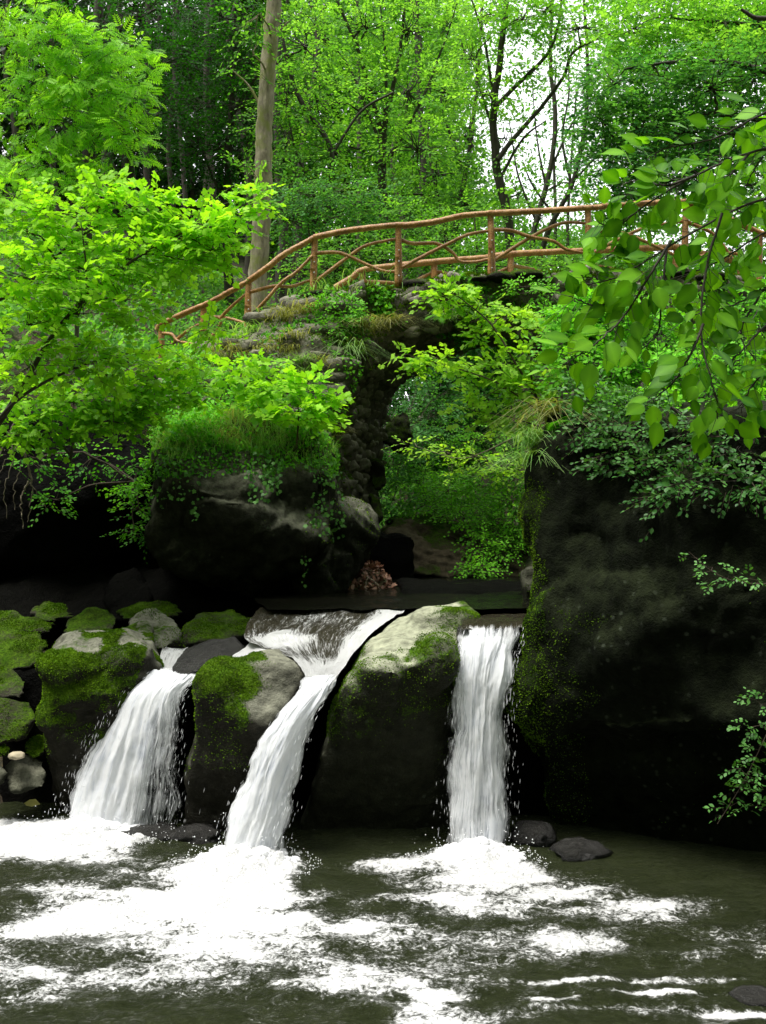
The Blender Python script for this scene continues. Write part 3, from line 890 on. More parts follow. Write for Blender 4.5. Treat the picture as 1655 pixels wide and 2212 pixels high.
b1 = pool_xy(250, 1785)
waterfall('widest white waterfall, fanning out below the two left mossy rocks', [(322, 1440, 7.98), (300, 1462, 7.88), (252, 1498, 7.78), (200, 1600, 7.68), (160, 1700, 7.62), (128, 1800, 7.56)],
          [(432, 1456, 7.52), (425, 1466, 7.5), (402, 1500, 7.46), (392, 1600, 7.45), (388, 1700, 7.47), (380, 1795, 7.5)], (b1[0], b1[1]), 3,
          lambda U, W: 1.02 - .55 * smooth01((W - .25) / .3) * smooth01((U - .45) / .35) - .12 * smooth01((W - .5) / .4), 420, (pool_xy(195, 1797), .55, .2, .10))
b2 = pool_xy(535, 1855)
waterfall('narrow slanting waterfall pouring from the notch between the middle rock and the pale slab', [(652, 1462, 7.2), (645, 1490, 7.08), (603, 1540, 7.0), (562, 1600, 6.96), (525, 1690, 6.93), (495, 1780, 6.9), (468, 1862, 6.88)],
          [(733, 1455, 7.2), (716, 1486, 7.08), (692, 1525, 7.02), (665, 1590, 6.97), (640, 1680, 6.94), (620, 1770, 6.91), (600, 1862, 6.88)], (b2[0], b2[1]), 3,
          lambda U, W: 1.08 - .22 * smooth01((W - .55) / .4) * smooth01((U - .5) / .4), 300, (pool_xy(530, 1862), .36, .26, .13))
b3 = pool_xy(1028, 1848)
waterfall('straight vertical waterfall beside the dark right cliff', [(996, 1350, 7.42), (991, 1385, 7.3), (986, 1450, 7.2), (978, 1550, 7.17), (968, 1680, 7.15), (957, 1852, 7.1)],
          [(1130, 1346, 7.42), (1126, 1385, 7.32), (1106, 1450, 7.2), (1098, 1520, 7.17), (1100, 1680, 7.15), (1098, 1852, 7.1)], (b3[0], b3[1]), 3,
          lambda U, W: .44 + .32 * smooth01((W - .13) / .05) * (1 - .75 * smooth01((U - .55) / .2) * (1 - smooth01((W - .2) / .08))) - .16 * smooth01((W - .3) / .5), 320, (pool_xy(1028, 1852), .34, .22, .10))

# ================================================================== ROCKS
G_L = 'mossy stones on the left shore'
rock('rock', 'large mossy rock left of the falls, bare grey on top and green in front', 'rock', 'boulder',
     hulls=[PP([(225, 1348, 8.5), (330, 1335, 8.6), (300, 1345, 8.5), (92, 1405, 7.95), (85, 1440, 7.75), (150, 1395, 7.8), (230, 1375, 7.9), (345, 1405, 8.0), (350, 1425, 7.95), (290, 1490, 7.75), (240, 1500, 7.55), (110, 1490, 7.55), (120, 1760, 7.85), (260, 1760, 7.85), (120, 1700, 8.6), (300, 1700, 8.6)]),
            PP([(250, 1390, 7.75), (330, 1400, 7.85), (250, 1440, 7.6), (110, 1440, 7.6), (100, 1500, 7.6), (220, 1520, 7.6), (120, 1400, 8.3), (320, 1400, 8.4)])],
     balls=[(P(150, 1440, 7.8), (.26, .3, .17)), (P(270, 1425, 7.95), (.24, .3, .14)), (P(210, 1385, 8.2), (.3, .3, .1)), (P(120, 1530, 7.75), (.14, .2, .25))],
     voxel=.03, smooth=22, amp=.07, freq=2.3, ridge=.02, moss=22000,
     mosscond=lambda c, n: np.clip(n[:, 2] + .4, 0, 1) * (perlin(c * 2.6 + 2) + .3 * (c[:, 0] < -2.1) + .25 * (c[:, 2] < 1.35) + .3 * perlin(c * 8) > .15) * smooth01((c[:, 2] - .45 + .25 * perlin(c * 3)) / .4))
rock('rock', 'rounded rock with a mossy shoulder standing between the two left waterfalls', 'rock', 'boulder',
     hulls=[PP([(440, 1450, 7.3), (480, 1432, 7.35), (545, 1420, 7.6), (625, 1402, 7.85), (650, 1425, 7.55), (660, 1465, 7.35), (640, 1505, 7.15), (600, 1545, 6.98), (560, 1560, 6.98), (430, 1500, 7.15), (410, 1560, 7.2), (425, 1490, 7.3), (390, 1790, 7.55), (590, 1835, 7.35), (420, 1640, 7.9), (560, 1600, 8.0)])],
     balls=[(P(475, 1480, 7.3), (.2, .25, .2)), (P(600, 1450, 7.5), (.2, .3, .14))],
     voxel=.028, smooth=34, amp=.05, freq=2.4, moss=12000,
     mosscond=lambda c, n: np.clip(n[:, 2] + .5, 0, 1) * smooth01((-.80 + .25 * perlin(c * 3) + .12 * perlin(c * 9) - c[:, 0]) / .16) * smooth01((c[:, 2] - .45 + .35 * perlin(c * 2.5)) / .5))
rock('rock', 'big pale slab with green moss on its right flank, between middle and right waterfall', 'rock', 'slab',
     hulls=[PP([(905, 1303, 8.3), (1010, 1302, 8.3), (1040, 1325, 8.0), (1000, 1345, 7.7), (985, 1400, 7.35), (865, 1322, 8.15), (800, 1375, 7.7), (748, 1448, 7.25), (738, 1475, 7.1), (770, 1500, 7.02), (840, 1455, 6.95), (900, 1430, 7.02), (960, 1500, 7.25), (850, 1560, 7.15), (700, 1700, 7.55), (640, 1840, 7.65), (975, 1840, 7.65), (700, 1600, 8.3), (960, 1600, 8.4)]),
            PP([(770, 1450, 7.0), (840, 1440, 6.88), (885, 1470, 6.9), (850, 1540, 6.98), (790, 1530, 7.02), (780, 1440, 7.4), (870, 1430, 7.4)])],
     balls=[(P(945, 1430, 7.2), (.16, .22, .22)), (P(965, 1335, 7.95), (.3, .3, .09)), (P(820, 1440, 7.2), (.2, .3, .12))],
     voxel=.026, smooth=26, amp=.045, freq=2.2, moss=14000,
     mosscond=lambda c, n: 1.7 * np.clip(n[:, 2] + .5, 0, 1) * np.maximum(smooth01((c[:, 0] - .47 - .38 * (c[:, 1] - 8) - .12 * perlin(c * 3) - .1 * perlin(c * 9)) / .15), smooth01((1.37 + .12 * perlin(c * 5) - c[:, 2]) / .12)) * smooth01((c[:, 2] - .65 + .3 * perlin(c * 3)) / .4))
rock('rock', 'smooth grey rock with a moss cap behind the large left rock', 'rock', 'boulder',
     hulls=[PP([(280, 1335, 8.9), (335, 1320, 9.0), (380, 1335, 8.9), (395, 1370, 8.5), (350, 1400, 8.3), (290, 1395, 8.4), (280, 1450, 8.6), (390, 1440, 8.6), (300, 1360, 9.4)])], voxel=.03, smooth=6, amp=.05, freq=3, moss=2500)
rock('rock', 'low mossy rock at the head of the stream, above the black wet stone', 'rock', 'mossy',
     hulls=[PP([(395, 1345, 8.8), (440, 1318, 9.0), (520, 1312, 9.1), (560, 1330, 8.9), (555, 1365, 8.6), (470, 1385, 8.35), (400, 1390, 8.3), (390, 1430, 8.6), (540, 1400, 8.7), (450, 1340, 9.5)])], voxel=.03, smooth=5, amp=.06, freq=3, moss=4000)
rock('rock', 'black wet stone washed by the stream above the left waterfall', 'rock', 'dark',
     hulls=[PP([(400, 1400, 8.05), (450, 1380, 8.1), (510, 1374, 8.1), (530, 1388, 7.95), (525, 1412, 7.75), (470, 1430, 7.6), (410, 1452, 7.55), (378, 1475, 7.6), (372, 1440, 7.8), (380, 1520, 7.9), (520, 1480, 8.0)])], voxel=.022, smooth=6, amp=.03, freq=4)
rock('rock', 'small mossy rock in the shade behind the left rocks', 'rock', 'mossy',
     hulls=[PP([(132, 1352, 9.0), (185, 1312, 9.2), (235, 1308, 9.3), (262, 1330, 9.1), (250, 1370, 8.8), (150, 1385, 8.7), (200, 1340, 9.7)])], voxel=.035, smooth=5, amp=.05, freq=3)
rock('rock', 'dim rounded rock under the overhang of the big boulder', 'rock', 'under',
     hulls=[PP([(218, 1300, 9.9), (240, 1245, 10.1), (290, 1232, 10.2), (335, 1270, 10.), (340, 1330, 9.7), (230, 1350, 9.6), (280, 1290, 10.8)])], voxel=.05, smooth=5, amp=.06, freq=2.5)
for lab, mt, h in (
    ('low mossy stone in the shade right behind the grey rock with the moss cap', 'mossy', [(250, 1322, 9.4), (300, 1296, 9.6), (370, 1300, 9.6), (400, 1325, 9.4), (360, 1345, 9.2), (270, 1345, 9.2), (320, 1310, 10)]),
    ('dim mossy stone at the back of the left shore, nearest the dark hollow', 'mossy', [(60, 1325, 9.5), (100, 1300, 9.7), (150, 1308, 9.6), (160, 1335, 9.4), (90, 1350, 9.3), (110, 1310, 10)]),
    ('dark mossy stone at the left picture edge, level with the top of the falls', 'mossy', [(-60, 1370, 8.7), (20, 1352, 8.8), (85, 1362, 8.8), (102, 1395, 8.5), (90, 1440, 8.3), (-40, 1460, 8.3), (0, 1400, 9.3)]),
    ('flat leaf-strewn stone above the dark mossy stone at the left edge', 'mossy', [(-40, 1330, 9.2), (20, 1318, 9.4), (120, 1348, 9.1), (110, 1368, 8.9), (-30, 1372, 8.9), (30, 1350, 9.8)]),
    ('small dark stone wedged beneath the edge stone on the left shore', 'mossy', [(-50, 1455, 8.1), (20, 1440, 8.2), (62, 1470, 8.1), (50, 1510, 7.9), (-40, 1520, 7.9), (0, 1480, 8.6)]),
    ('bright green domed mossy stone on the left shore', 'mossy', [(-50, 1520, 7.85), (15, 1502, 7.95), (70, 1512, 7.9), (84, 1545, 7.8), (60, 1590, 7.7), (-30, 1630, 7.65), (20, 1560, 8.4), (10, 1600, 7.6)]),
    ('mossy stone below the bright green dome, against the large left rock', 'mossy', [(52, 1610, 7.8), (80, 1592, 7.9), (104, 1600, 7.9), (102, 1630, 7.75), (60, 1640, 7.7), (80, 1620, 8.2)]),
    ('dark green stone nearest the water on the left shore', 'shade', [(5, 1660, 7.7), (50, 1628, 7.8), (100, 1640, 7.8), (98, 1700, 7.6), (20, 1715, 7.55), (50, 1670, 8.2)]),
    ('tiny mossy stone at the left edge beside the cream pebble', 'mossy', [(-30, 1600, 7.65), (12, 1602, 7.7), (24, 1620, 7.66), (10, 1640, 7.6), (-30, 1640, 7.6), (0, 1610, 7.9)]),
    ('low dark stone at the left edge under the tiny mossy one', 'shade', [(-40, 1650, 7.6), (0, 1640, 7.65), (16, 1670, 7.6), (0, 1700, 7.55), (-40, 1700, 7.55), (-10, 1660, 7.9)])):
    rock('stone', lab, 'stone', mt, hulls=[PP(h)], group=G_L, voxel=.025, smooth=4, amp=.04, freq=4, moss=(2600 if mt == 'mossy' else 0))
M['cream'] = plain('cream_stone', (.42, .36, .25), .8, .15, 30)
def lump(name, label, cat, mat, px, py, Y, r, group=None, seed=0, amp=.2):
    V = ICO3[0] * (1 + amp * fbm(ICO3[0] * 1.6 + seed, 4)[:, None]) * np.array(r) + P(px, py, Y)
    return tag(link(name, mesh_np(name, V, ICO3[1], True), mat), label, cat, group)
lump('stone', 'small cream coloured pebble lying among the left shore stones', 'stone', M['cream'], 36, 1632, 7.6, (.06, .06, .03), G_L, 3)
lump('rock', 'flat dark rock half awash between left and middle waterfall, left half', 'rock', MR['dark'], 330, 1800, 7.42, (.22, .16, .06), 'dark rocks half awash below the falls', 11, .35)
lump('rock', 'dark slanting rock half awash right next to the foot of the middle waterfall', 'rock', MR['dark'], 425, 1806, 7.36, (.2, .18, .075), 'dark rocks half awash below the falls', 15, .35)
lump('rock', 'rounded black rock in the shade just right of the right waterfall foot', 'rock', MR['dark'], 1152, 1806, 7.25, (.17, .16, .11), 'dark rocks half awash below the falls', 19, .2)
lump('rock', 'black rock wet from spray further right under the cliff', 'rock', MR['dark'], 1250, 1842, 7.0, (.2, .16, .09), 'dark rocks half awash below the falls', 23, .25)
lump('rock', 'submerged grey rock just breaking the water in the bottom right corner', 'rock', MR['dark'], 1632, 2152, 4.93, (.12, .1, .03), None, 27, .2)
lump('stone', 'small pale stone in the dark hollow under the big pale slab', 'stone', MR['shade'], 850, 1768, 7.6, (.06, .05, .02), None, 29, .3)

# leaf-coloured scrap on the mud
a = Acc(); leaves(a, T_OVAL, P(52, 1735, 7.75)[None], np.array([[1., -.1, 0]]), np.array([[0, -.6, 1.]]), [.13], [.5])
o = a.build('fallen_leaf', plain('yellow_leaf', (.55, .5, .16), .6, .1)); tag(o, 'single pale yellow fallen leaf on the mud at the left shore', 'leaf')

# wall behind the falls, its shade put into the near-black colour
rock('rock_ledge', 'undercut shade-blackened rock face behind the three waterfalls', 'rock face', 'under',
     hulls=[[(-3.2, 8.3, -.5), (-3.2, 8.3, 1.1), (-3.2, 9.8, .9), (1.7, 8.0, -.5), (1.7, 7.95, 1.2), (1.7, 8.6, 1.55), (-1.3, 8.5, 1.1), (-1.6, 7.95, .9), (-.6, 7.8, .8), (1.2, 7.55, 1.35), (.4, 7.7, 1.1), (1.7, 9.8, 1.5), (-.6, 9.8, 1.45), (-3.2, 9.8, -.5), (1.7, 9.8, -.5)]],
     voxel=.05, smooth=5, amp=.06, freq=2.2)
# lip under the right fall
rock('rock_ledge', 'rounded stone lip the right waterfall pours over', 'rock face', 'dark',
     hulls=[PP([(985, 1352, 8.2), (1150, 1345, 8.2), (985, 1352, 7.5), (1150, 1345, 7.5), (985, 1380, 7.4), (1150, 1372, 7.4), (985, 1520, 7.6), (1150, 1520, 7.6), (985, 1520, 8.2), (1150, 1520, 8.2)])], voxel=.03, smooth=4, amp=.02)

# right cliff
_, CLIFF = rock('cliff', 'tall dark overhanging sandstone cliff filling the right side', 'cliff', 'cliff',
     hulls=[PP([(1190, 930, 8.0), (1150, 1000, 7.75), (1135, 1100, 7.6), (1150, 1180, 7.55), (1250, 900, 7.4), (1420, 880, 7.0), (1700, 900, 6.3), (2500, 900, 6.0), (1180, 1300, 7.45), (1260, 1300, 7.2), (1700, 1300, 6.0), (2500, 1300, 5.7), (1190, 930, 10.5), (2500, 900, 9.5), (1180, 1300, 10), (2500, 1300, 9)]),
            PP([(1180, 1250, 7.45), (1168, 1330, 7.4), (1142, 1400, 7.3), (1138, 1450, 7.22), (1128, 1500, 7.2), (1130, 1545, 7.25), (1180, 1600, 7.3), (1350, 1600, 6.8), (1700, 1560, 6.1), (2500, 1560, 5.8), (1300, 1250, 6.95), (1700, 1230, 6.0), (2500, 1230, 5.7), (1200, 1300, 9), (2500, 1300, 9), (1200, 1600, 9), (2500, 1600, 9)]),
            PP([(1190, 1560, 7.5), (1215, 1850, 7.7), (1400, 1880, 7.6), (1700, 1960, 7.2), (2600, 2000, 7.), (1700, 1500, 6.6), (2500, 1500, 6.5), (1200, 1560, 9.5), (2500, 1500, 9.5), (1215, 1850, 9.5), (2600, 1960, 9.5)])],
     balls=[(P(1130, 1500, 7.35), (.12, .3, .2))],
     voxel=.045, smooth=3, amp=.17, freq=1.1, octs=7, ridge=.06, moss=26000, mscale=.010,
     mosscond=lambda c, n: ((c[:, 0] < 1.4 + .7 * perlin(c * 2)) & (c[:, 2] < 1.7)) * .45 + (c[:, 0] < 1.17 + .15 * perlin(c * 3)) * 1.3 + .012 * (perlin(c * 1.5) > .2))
# slim mossy pillar hugging the cliff, upstream
rock('rock', 'slim mossy block standing against the cliff just behind the right waterfall', 'rock', 'shade',
     hulls=[PP([(1128, 1240, 8.9), (1165, 1225, 8.9), (1125, 1330, 8.8), (1170, 1330, 8.7), (1130, 1240, 9.4), (1170, 1240, 9.4), (1170, 1330, 9.4)])], voxel=.03, smooth=4, amp=.05, freq=4, moss=700)

# huge boulder
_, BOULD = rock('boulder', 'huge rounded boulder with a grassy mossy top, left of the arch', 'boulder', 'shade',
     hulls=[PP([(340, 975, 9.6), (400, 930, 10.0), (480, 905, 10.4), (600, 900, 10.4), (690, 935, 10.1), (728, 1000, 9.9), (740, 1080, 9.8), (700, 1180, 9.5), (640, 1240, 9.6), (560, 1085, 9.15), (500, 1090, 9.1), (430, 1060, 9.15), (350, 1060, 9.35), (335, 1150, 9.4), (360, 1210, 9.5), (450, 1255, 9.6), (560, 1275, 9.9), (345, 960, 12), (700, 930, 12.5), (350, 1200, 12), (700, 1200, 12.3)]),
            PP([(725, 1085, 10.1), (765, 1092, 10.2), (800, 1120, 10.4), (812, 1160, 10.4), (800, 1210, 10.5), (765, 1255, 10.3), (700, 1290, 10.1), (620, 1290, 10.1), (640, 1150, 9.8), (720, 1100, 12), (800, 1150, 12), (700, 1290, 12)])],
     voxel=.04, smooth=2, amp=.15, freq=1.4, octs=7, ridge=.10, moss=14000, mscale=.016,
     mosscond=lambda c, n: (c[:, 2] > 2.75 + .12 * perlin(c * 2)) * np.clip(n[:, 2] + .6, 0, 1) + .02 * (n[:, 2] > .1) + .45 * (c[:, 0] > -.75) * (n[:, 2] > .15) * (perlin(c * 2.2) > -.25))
# left bank face, overhang shade put into its near-black colour
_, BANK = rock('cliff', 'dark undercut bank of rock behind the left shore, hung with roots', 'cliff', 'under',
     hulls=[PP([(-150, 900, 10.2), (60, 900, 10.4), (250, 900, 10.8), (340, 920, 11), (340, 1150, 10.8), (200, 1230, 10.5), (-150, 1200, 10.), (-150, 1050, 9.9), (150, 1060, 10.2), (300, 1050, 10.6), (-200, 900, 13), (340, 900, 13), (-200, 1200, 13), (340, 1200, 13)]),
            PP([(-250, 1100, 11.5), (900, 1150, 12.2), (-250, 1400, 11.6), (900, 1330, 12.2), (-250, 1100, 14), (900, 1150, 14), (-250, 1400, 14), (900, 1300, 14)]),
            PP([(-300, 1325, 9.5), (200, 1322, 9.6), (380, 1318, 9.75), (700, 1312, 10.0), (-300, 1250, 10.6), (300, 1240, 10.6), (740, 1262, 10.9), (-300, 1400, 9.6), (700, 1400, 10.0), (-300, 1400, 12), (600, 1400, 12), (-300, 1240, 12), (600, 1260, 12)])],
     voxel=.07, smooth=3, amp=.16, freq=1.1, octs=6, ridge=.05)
# behind the arch
rock('rock_outcrop', 'layered tan sandstone outcrop seen through the arch', 'rock outcrop', 'ledge',
     hulls=[PP([(815, 1165, 12.6), (850, 1120, 13.2), (930, 1115, 13.4), (1000, 1150, 13.3), (1130, 1180, 13.2), (1180, 1200, 13.2), (1180, 1250, 12.7), (1000, 1258, 12.5), (960, 1250, 12.4), (870, 1235, 12.3), (815, 1210, 12.4), (830, 1130, 15), (1180, 1150, 15), (1180, 1255, 15), (820, 1230, 15)])],
     voxel=.045, smooth=2, amp=.07, freq=2., octs=6, strata=.13, ridge=.06, moss=5000,
     mosscond=lambda c, n: np.clip(n[:, 2], 0, 1) * (perlin(c * 2) > 0))
rock('rock_outcrop', 'black rock blocks standing in for shade under the layered outcrop', 'rock outcrop', 'under',
     hulls=[PP([(800, 1240, 13.2), (1200, 1250, 13.2), (800, 1330, 13.2), (1200, 1330, 13.2), (800, 1240, 15), (1200, 1250, 15), (800, 1330, 15), (1200, 1330, 15)]), PP([(862, 1256, 10.6), (1150, 1262, 10.6), (870, 1300, 9.6), (1150, 1302, 9.6), (870, 1340, 9.6), (1150, 1340, 9.6), (862, 1256, 12.5), (1150, 1262, 12.5), (1150, 1340, 12.5), (870, 1340, 12.5)])], voxel=.06, smooth=2, amp=.05)  # black blocks added in place of the hollow's shade, covering the still water
th, _ = rock('rock', 'slanted mossy stone lying at the foot of the leaf heap', 'rock', 'mossy',
     hulls=[PP([(788, 1282, 10.4), (800, 1276, 10.5), (845, 1306, 10.3), (848, 1316, 10.2), (800, 1312, 10.1), (790, 1300, 10.2), (820, 1300, 10.9)])], voxel=.025, smooth=4, amp=.03, freq=4, moss=500)
_, lm = rock('mound', 'brown heap of dead beech leaves washed up beneath the arch', 'leaf heap', 'ledge',
     hulls=[PP([(738, 1292, 10.4), (770, 1250, 10.8), (795, 1218, 11.2), (815, 1222, 11.2), (850, 1270, 10.8), (872, 1308, 10.3), (740, 1325, 10.2), (870, 1325, 10.2), (800, 1230, 12), (860, 1310, 12), (740, 1310, 12)])], voxel=.04, smooth=3, amp=.04, freq=3)
a = Acc(); p, nn = surf_samples(lm, 2600, lambda c, n: (n[:, 2] > .0) * (c[:, 0] < .13) + (n[:, 1] < 0) * (c[:, 0] < .05) + 1e-6)
leaves(a, T_OVAL, p + nn * .01, RNG.normal(size=p.shape), nn + RNG.normal(size=p.shape) * .6, RNG.uniform(.04, .08, len(p)), RNG.random(len(p)))
tag(a.build('dead_leaves', M['litter']), 'drift of fallen brown leaves', kind='stuff')
# mossy rocks climbing beside the arch
for lab, h, mm in (('tall yellow-green mossy rock on the far side of the left bridge pier', [(842, 905, 14.3), (868, 882, 14.4), (886, 900, 14.4), (884, 960, 14.2), (862, 985, 14.), (835, 960, 14.), (815, 945, 14.1), (870, 930, 15)], 1500),
                   ('rounded mossy rock low beside the left bridge pier', [(805, 1000, 13.4), (832, 1010, 13.4), (838, 1045, 13.3), (815, 1062, 13.2), (798, 1040, 13.3), (820, 1030, 14)], 700),
                   ('mossy stone step below the rounded one at the pier foot', [(800, 1070, 13.), (822, 1080, 13), (826, 1120, 12.8), (806, 1140, 12.8), (792, 1100, 13), (812, 1100, 13.6)], 500)):
    rock('rock', lab, 'rock', 'mossy', hulls=[PP(h)], voxel=.04, smooth=2, amp=.08, freq=3, moss=mm, group='mossy rocks on the far side of the pier')

# ================================================================== BRIDGE
BY = 12.15
def bpoly():
    top = [(600, 668), (640, 645), (680, 635), (760, 622), (861, 612), (940, 610), (1000, 602), (1062, 593), (1160, 590), (1272, 583), (1400, 588), (1480, 584), (1560, 600), (1700, 622), (1760, 640)]
    low = [(1760, 960), (1260, 970), (1205, 960), (1200, 860), (1190, 790), (1150, 725), (1080, 690), (1000, 682), (920, 700), (860, 735), (800, 775), (758, 830), (742, 900), (736, 1000), (730, 1120), (620, 1120), (600, 900), (590, 760)]
    return top + low
fr = [P(x, y, BY - .02 * math.sin(x)) for x, y in bpoly()]
bk = [p + np.array([.52, 2.0, 0 if p[2] > 3 else .1]) for p in fr]
bth = thing('stone_bridge', 'old arched rubble stone footbridge overgrown with moss and ferns', 'bridge', P(950, 600, 13))
bme, _ = solid([], polys=[(fr, bk)], voxel=.06, smooth=2, amp=.09, freq=2.6, octs=5, ridge=.05)
link('masonry', bme, MR['rubble'], bth)
a = Acc()
def on_face(c, n): return ((n[:, 1] < -.2) | (n[:, 2] < -.3) | (n[:, 0] > .3)) * (c[:, 1] < 14.3) + 1e-7
p, nn = surf_samples(bme, 1500, on_face)
keep = []
for k in range(len(p)):      # rubble laid without piling up
    if all(np.linalg.norm(p[k] - p[j]) > .105 for j in keep[-700:]): keep.append(k)
for k in keep:
    r = RNG.uniform(.05, .12)
    q = np.sign(ICO2[0]) * np.abs(ICO2[0]) ** .6 * (1 + .42 * perlin(ICO2[0] * 1.2 + k * 3.3)[:, None]) * np.array([1.35, .7, .75]) * r * .85
    an = RNG.normal() * .35; c, s = math.cos(an), math.sin(an)
    q = q @ np.array([[c, 0, s], [0, 1, 0], [-s, 0, c]])
    a.add(q + p[k] - nn[k] * r * .35, ICO2[1])
a.build('rubble_stones', MR['brick'], bth, True)
# moss cushions along the parapet edge
a = Acc(); p, nn = surf_samples(bme, 34000, lambda c, n: (np.clip(n[:, 2], 0, 1) ** .5 * (c[:, 1] < 12.6) + .8 * (perlin(c * 2.5) > .05) * (c[:, 2] > 4.75) * (n[:, 1] < 0) + .12 * (c[:, 0] < -1)) * (c[:, 1] < 13.2) + 1e-7)
d = unit(nn + RNG.normal(size=p.shape) * .7)
leaves(a, T_FAR, p, d, RNG.normal(size=p.shape) + nn, RNG.uniform(.015, .05, len(p)), .45 + .5 * perlin(p * 5) + RNG.normal(size=len(p)) * .15)
o = a.build('moss', M['moss'], bth); o['kind'] = 'stuff'
a = Acc()
for k in range(14):
    x = -1.6 + 8.2 * RNG.random(); y = 12.05 + .25 * RNG.random()
    ty = np.interp(827.5 + x / y * F, [t[0] for t in bpoly()[:15]], [t[1] for t in bpoly()[:15]])
    zc = H - (ty - 1106) / F * y - .03
    V = ICO2[0] * (1 + .3 * perlin(ICO2[0] * 2 + k)[:, None]) * np.array([.17, .12, .06]) * RNG.uniform(.6, 1.4)
    a.add(V + np.array([x, y, zc]), ICO2[1])
a.build('moss_cushion', MR['mossy'], bth, True)['kind'] = 'stuff'


# mossy rubble bank that carries the left end of the bridge down to the boulder
_, BK2 = rock('bank', 'mossy rubble bank sloping from the left end of the bridge down behind the boulder', 'bank', 'rubble',
     hulls=[PP([(345, 795, 12.75), (435, 750, 12.4), (455, 760, 12.3), (540, 715, 12.05), (640, 652, 12.0), (735, 640, 12.0), (790, 660, 11.95), (770, 760, 11.5), (745, 850, 11.2), (690, 940, 10.9), (560, 950, 10.7), (440, 940, 10.8), (360, 860, 11.2), (400, 800, 11.7), (560, 830, 11.05), (650, 760, 11.3), (460, 860, 10.95), (455, 900, 13), (760, 900, 13), (740, 650, 13), (360, 900, 13)])],
     voxel=.045, smooth=4, amp=.16, freq=2.1, octs=6, ridge=.08, moss=9000, mscale=.02)
a = Acc(); p, nn = surf_samples(BK2, 260, lambda c, n: (n[:, 1] < -.1) + 1e-7)
for k in range(len(p)):
    r = RNG.uniform(.05, .14)
    q = np.sign(ICO2[0]) * np.abs(ICO2[0]) ** .6 * (1 + .42 * perlin(ICO2[0] * 1.2 + k * 3.3)[:, None]) * np.array([1.3, .8, .75]) * r
    a.add(q + p[k] - nn[k] * r * .45, ICO2[1])
o = a.build('rubble', MR['rubble'], None, True); tag(o, 'loose rubble stones bedded in the mossy bank', kind='stuff')


# ---- log railings
def railY(px, far): return (13.95 if far else 12.3) + (.0042 * max(0, 560 - px)) * (1 if not far else 0) + .0006 * max(0, px - 1300)


def railing(label, far, posts, hand, braces, rp, rh, rb, stubs=True):
    th = thing('log_railing', label, 'railing', P(950, 600, railY(950, far)), 'rustic log railings on the bridge')
    for (x, t, b) in posts:
        Y = railY(x, far); a = Acc(); lean = RNG.normal() * 2
        tube(a, [P(x + lean, t - 2, Y), P(x, (t + b) / 2, Y), P(x - lean * .5, b + 8, Y)], rp * .92, rp * 1.08, sides=12, n=8, rough=.03, caps=True)
        po = a.build('post', M['log'], th, True)
        if stubs and x < 1300:
            a = Acc(); h = b - t
            tube(a, [P(x - 3, t + h * .55, Y - .07), P(x - 4, b + 10, Y - .07)], rp * .62, rp * .72, sides=10, n=6, rough=.03, caps=True)
            a.build('brace_block', M['log'], th, True)
            bo = Acc(); q = ICO1[0] * .011
            for yy in (t + h * .42, t + h * .62, t + h * .88):
                bo = Acc(); bo.add(q + P(x + 1, yy, Y - rp - .01 - (.06 if yy > t + h * .55 else 0)), ICO1[1]); bo.build('bolt', M['bolt'], th, True)
    a = Acc()
    for seg in hand:
        pts = [P(x, y, railY(x, far) - .02) for x, y in seg]
        tube(a, pts, rh * 1.05, rh * .9, sides=12, n=len(pts) * 7, rough=.02, wob=.0022, caps=True)
    a.build('handrail', M['log'], th, True)
    for seg in braces:
        a = Acc(); dy = RNG.uniform(-.05, .03)
        pts = [P(x, y, railY(x, far) + dy) for x, y in seg]
        tube(a, pts, rb * 1.1, rb * .82, sides=10, n=len(pts) * 6, rough=.025, wob=.0015, caps=True)
        a.build('brace', M['log'], th, True)
    return th
M['bolt'] = plain('steel_bolt', (.5, .5, .5), .3, .05)
railing('near log railing of the bridge with bent branch infill, stepping up from the left', False,
        [(350, 708, 800), (440, 668, 750), (536, 608, 705), (678, 518, 632), (861, 490, 610), (1062, 465, 594), (1272, 450, 582), (1480, 446, 570), (1640, 505, 610)],
        [[(340, 712), (350, 700), (400, 676), (450, 655), (490, 634), (536, 608)], [(536, 608), (575, 580), (610, 552), (645, 532), (680, 513)],
         [(678, 513), (740, 500), (800, 492), (861, 486), (900, 485)], [(870, 488), (940, 479), (1000, 466), (1062, 460)], [(1058, 461), (1160, 456), (1274, 449), (1340, 445)], [(1300, 446), (1390, 440), (1440, 437), (1482, 436)],
         [(1478, 436), (1530, 452), (1590, 480), (1660, 510), (1760, 545)]],
        [[(535, 692), (576, 647), (609, 610), (642, 586), (675, 552)], [(543, 630), (593, 618), (629, 619), (674, 604)],
         [(476, 688), (494, 668), (530, 636)], [(446, 684), (490, 687), (533, 699)], [(372, 744), (400, 718), (432, 700)], [(352, 720), (372, 723), (386, 737), (436, 747)], [(437, 745), (466, 718), (480, 690)],
         [(683, 607), (732, 570), (752, 555), (781, 535), (813, 524), (858, 516)], [(681, 547), (723, 545), (748, 551), (789, 570), (830, 586), (858, 586)],
         [(863, 581), (923, 549), (973, 524), (1013, 506), (1058, 498)], [(866, 518), (892, 526), (943, 526), (978, 546), (993, 564), (1023, 566), (1060, 559)],
         [(1068, 562), (1124, 526), (1174, 498), (1220, 481), (1268, 483)], [(1066, 496), (1104, 498), (1144, 511), (1195, 521), (1225, 539), (1268, 547)],
         [(1278, 548), (1340, 515), (1400, 490), (1476, 478)], [(1278, 497), (1350, 505), (1400, 525), (1476, 560)],
         [(1486, 480), (1545, 510), (1605, 592)], [(1486, 562), (1560, 545), (1640, 560)]], .042, .038, .022)
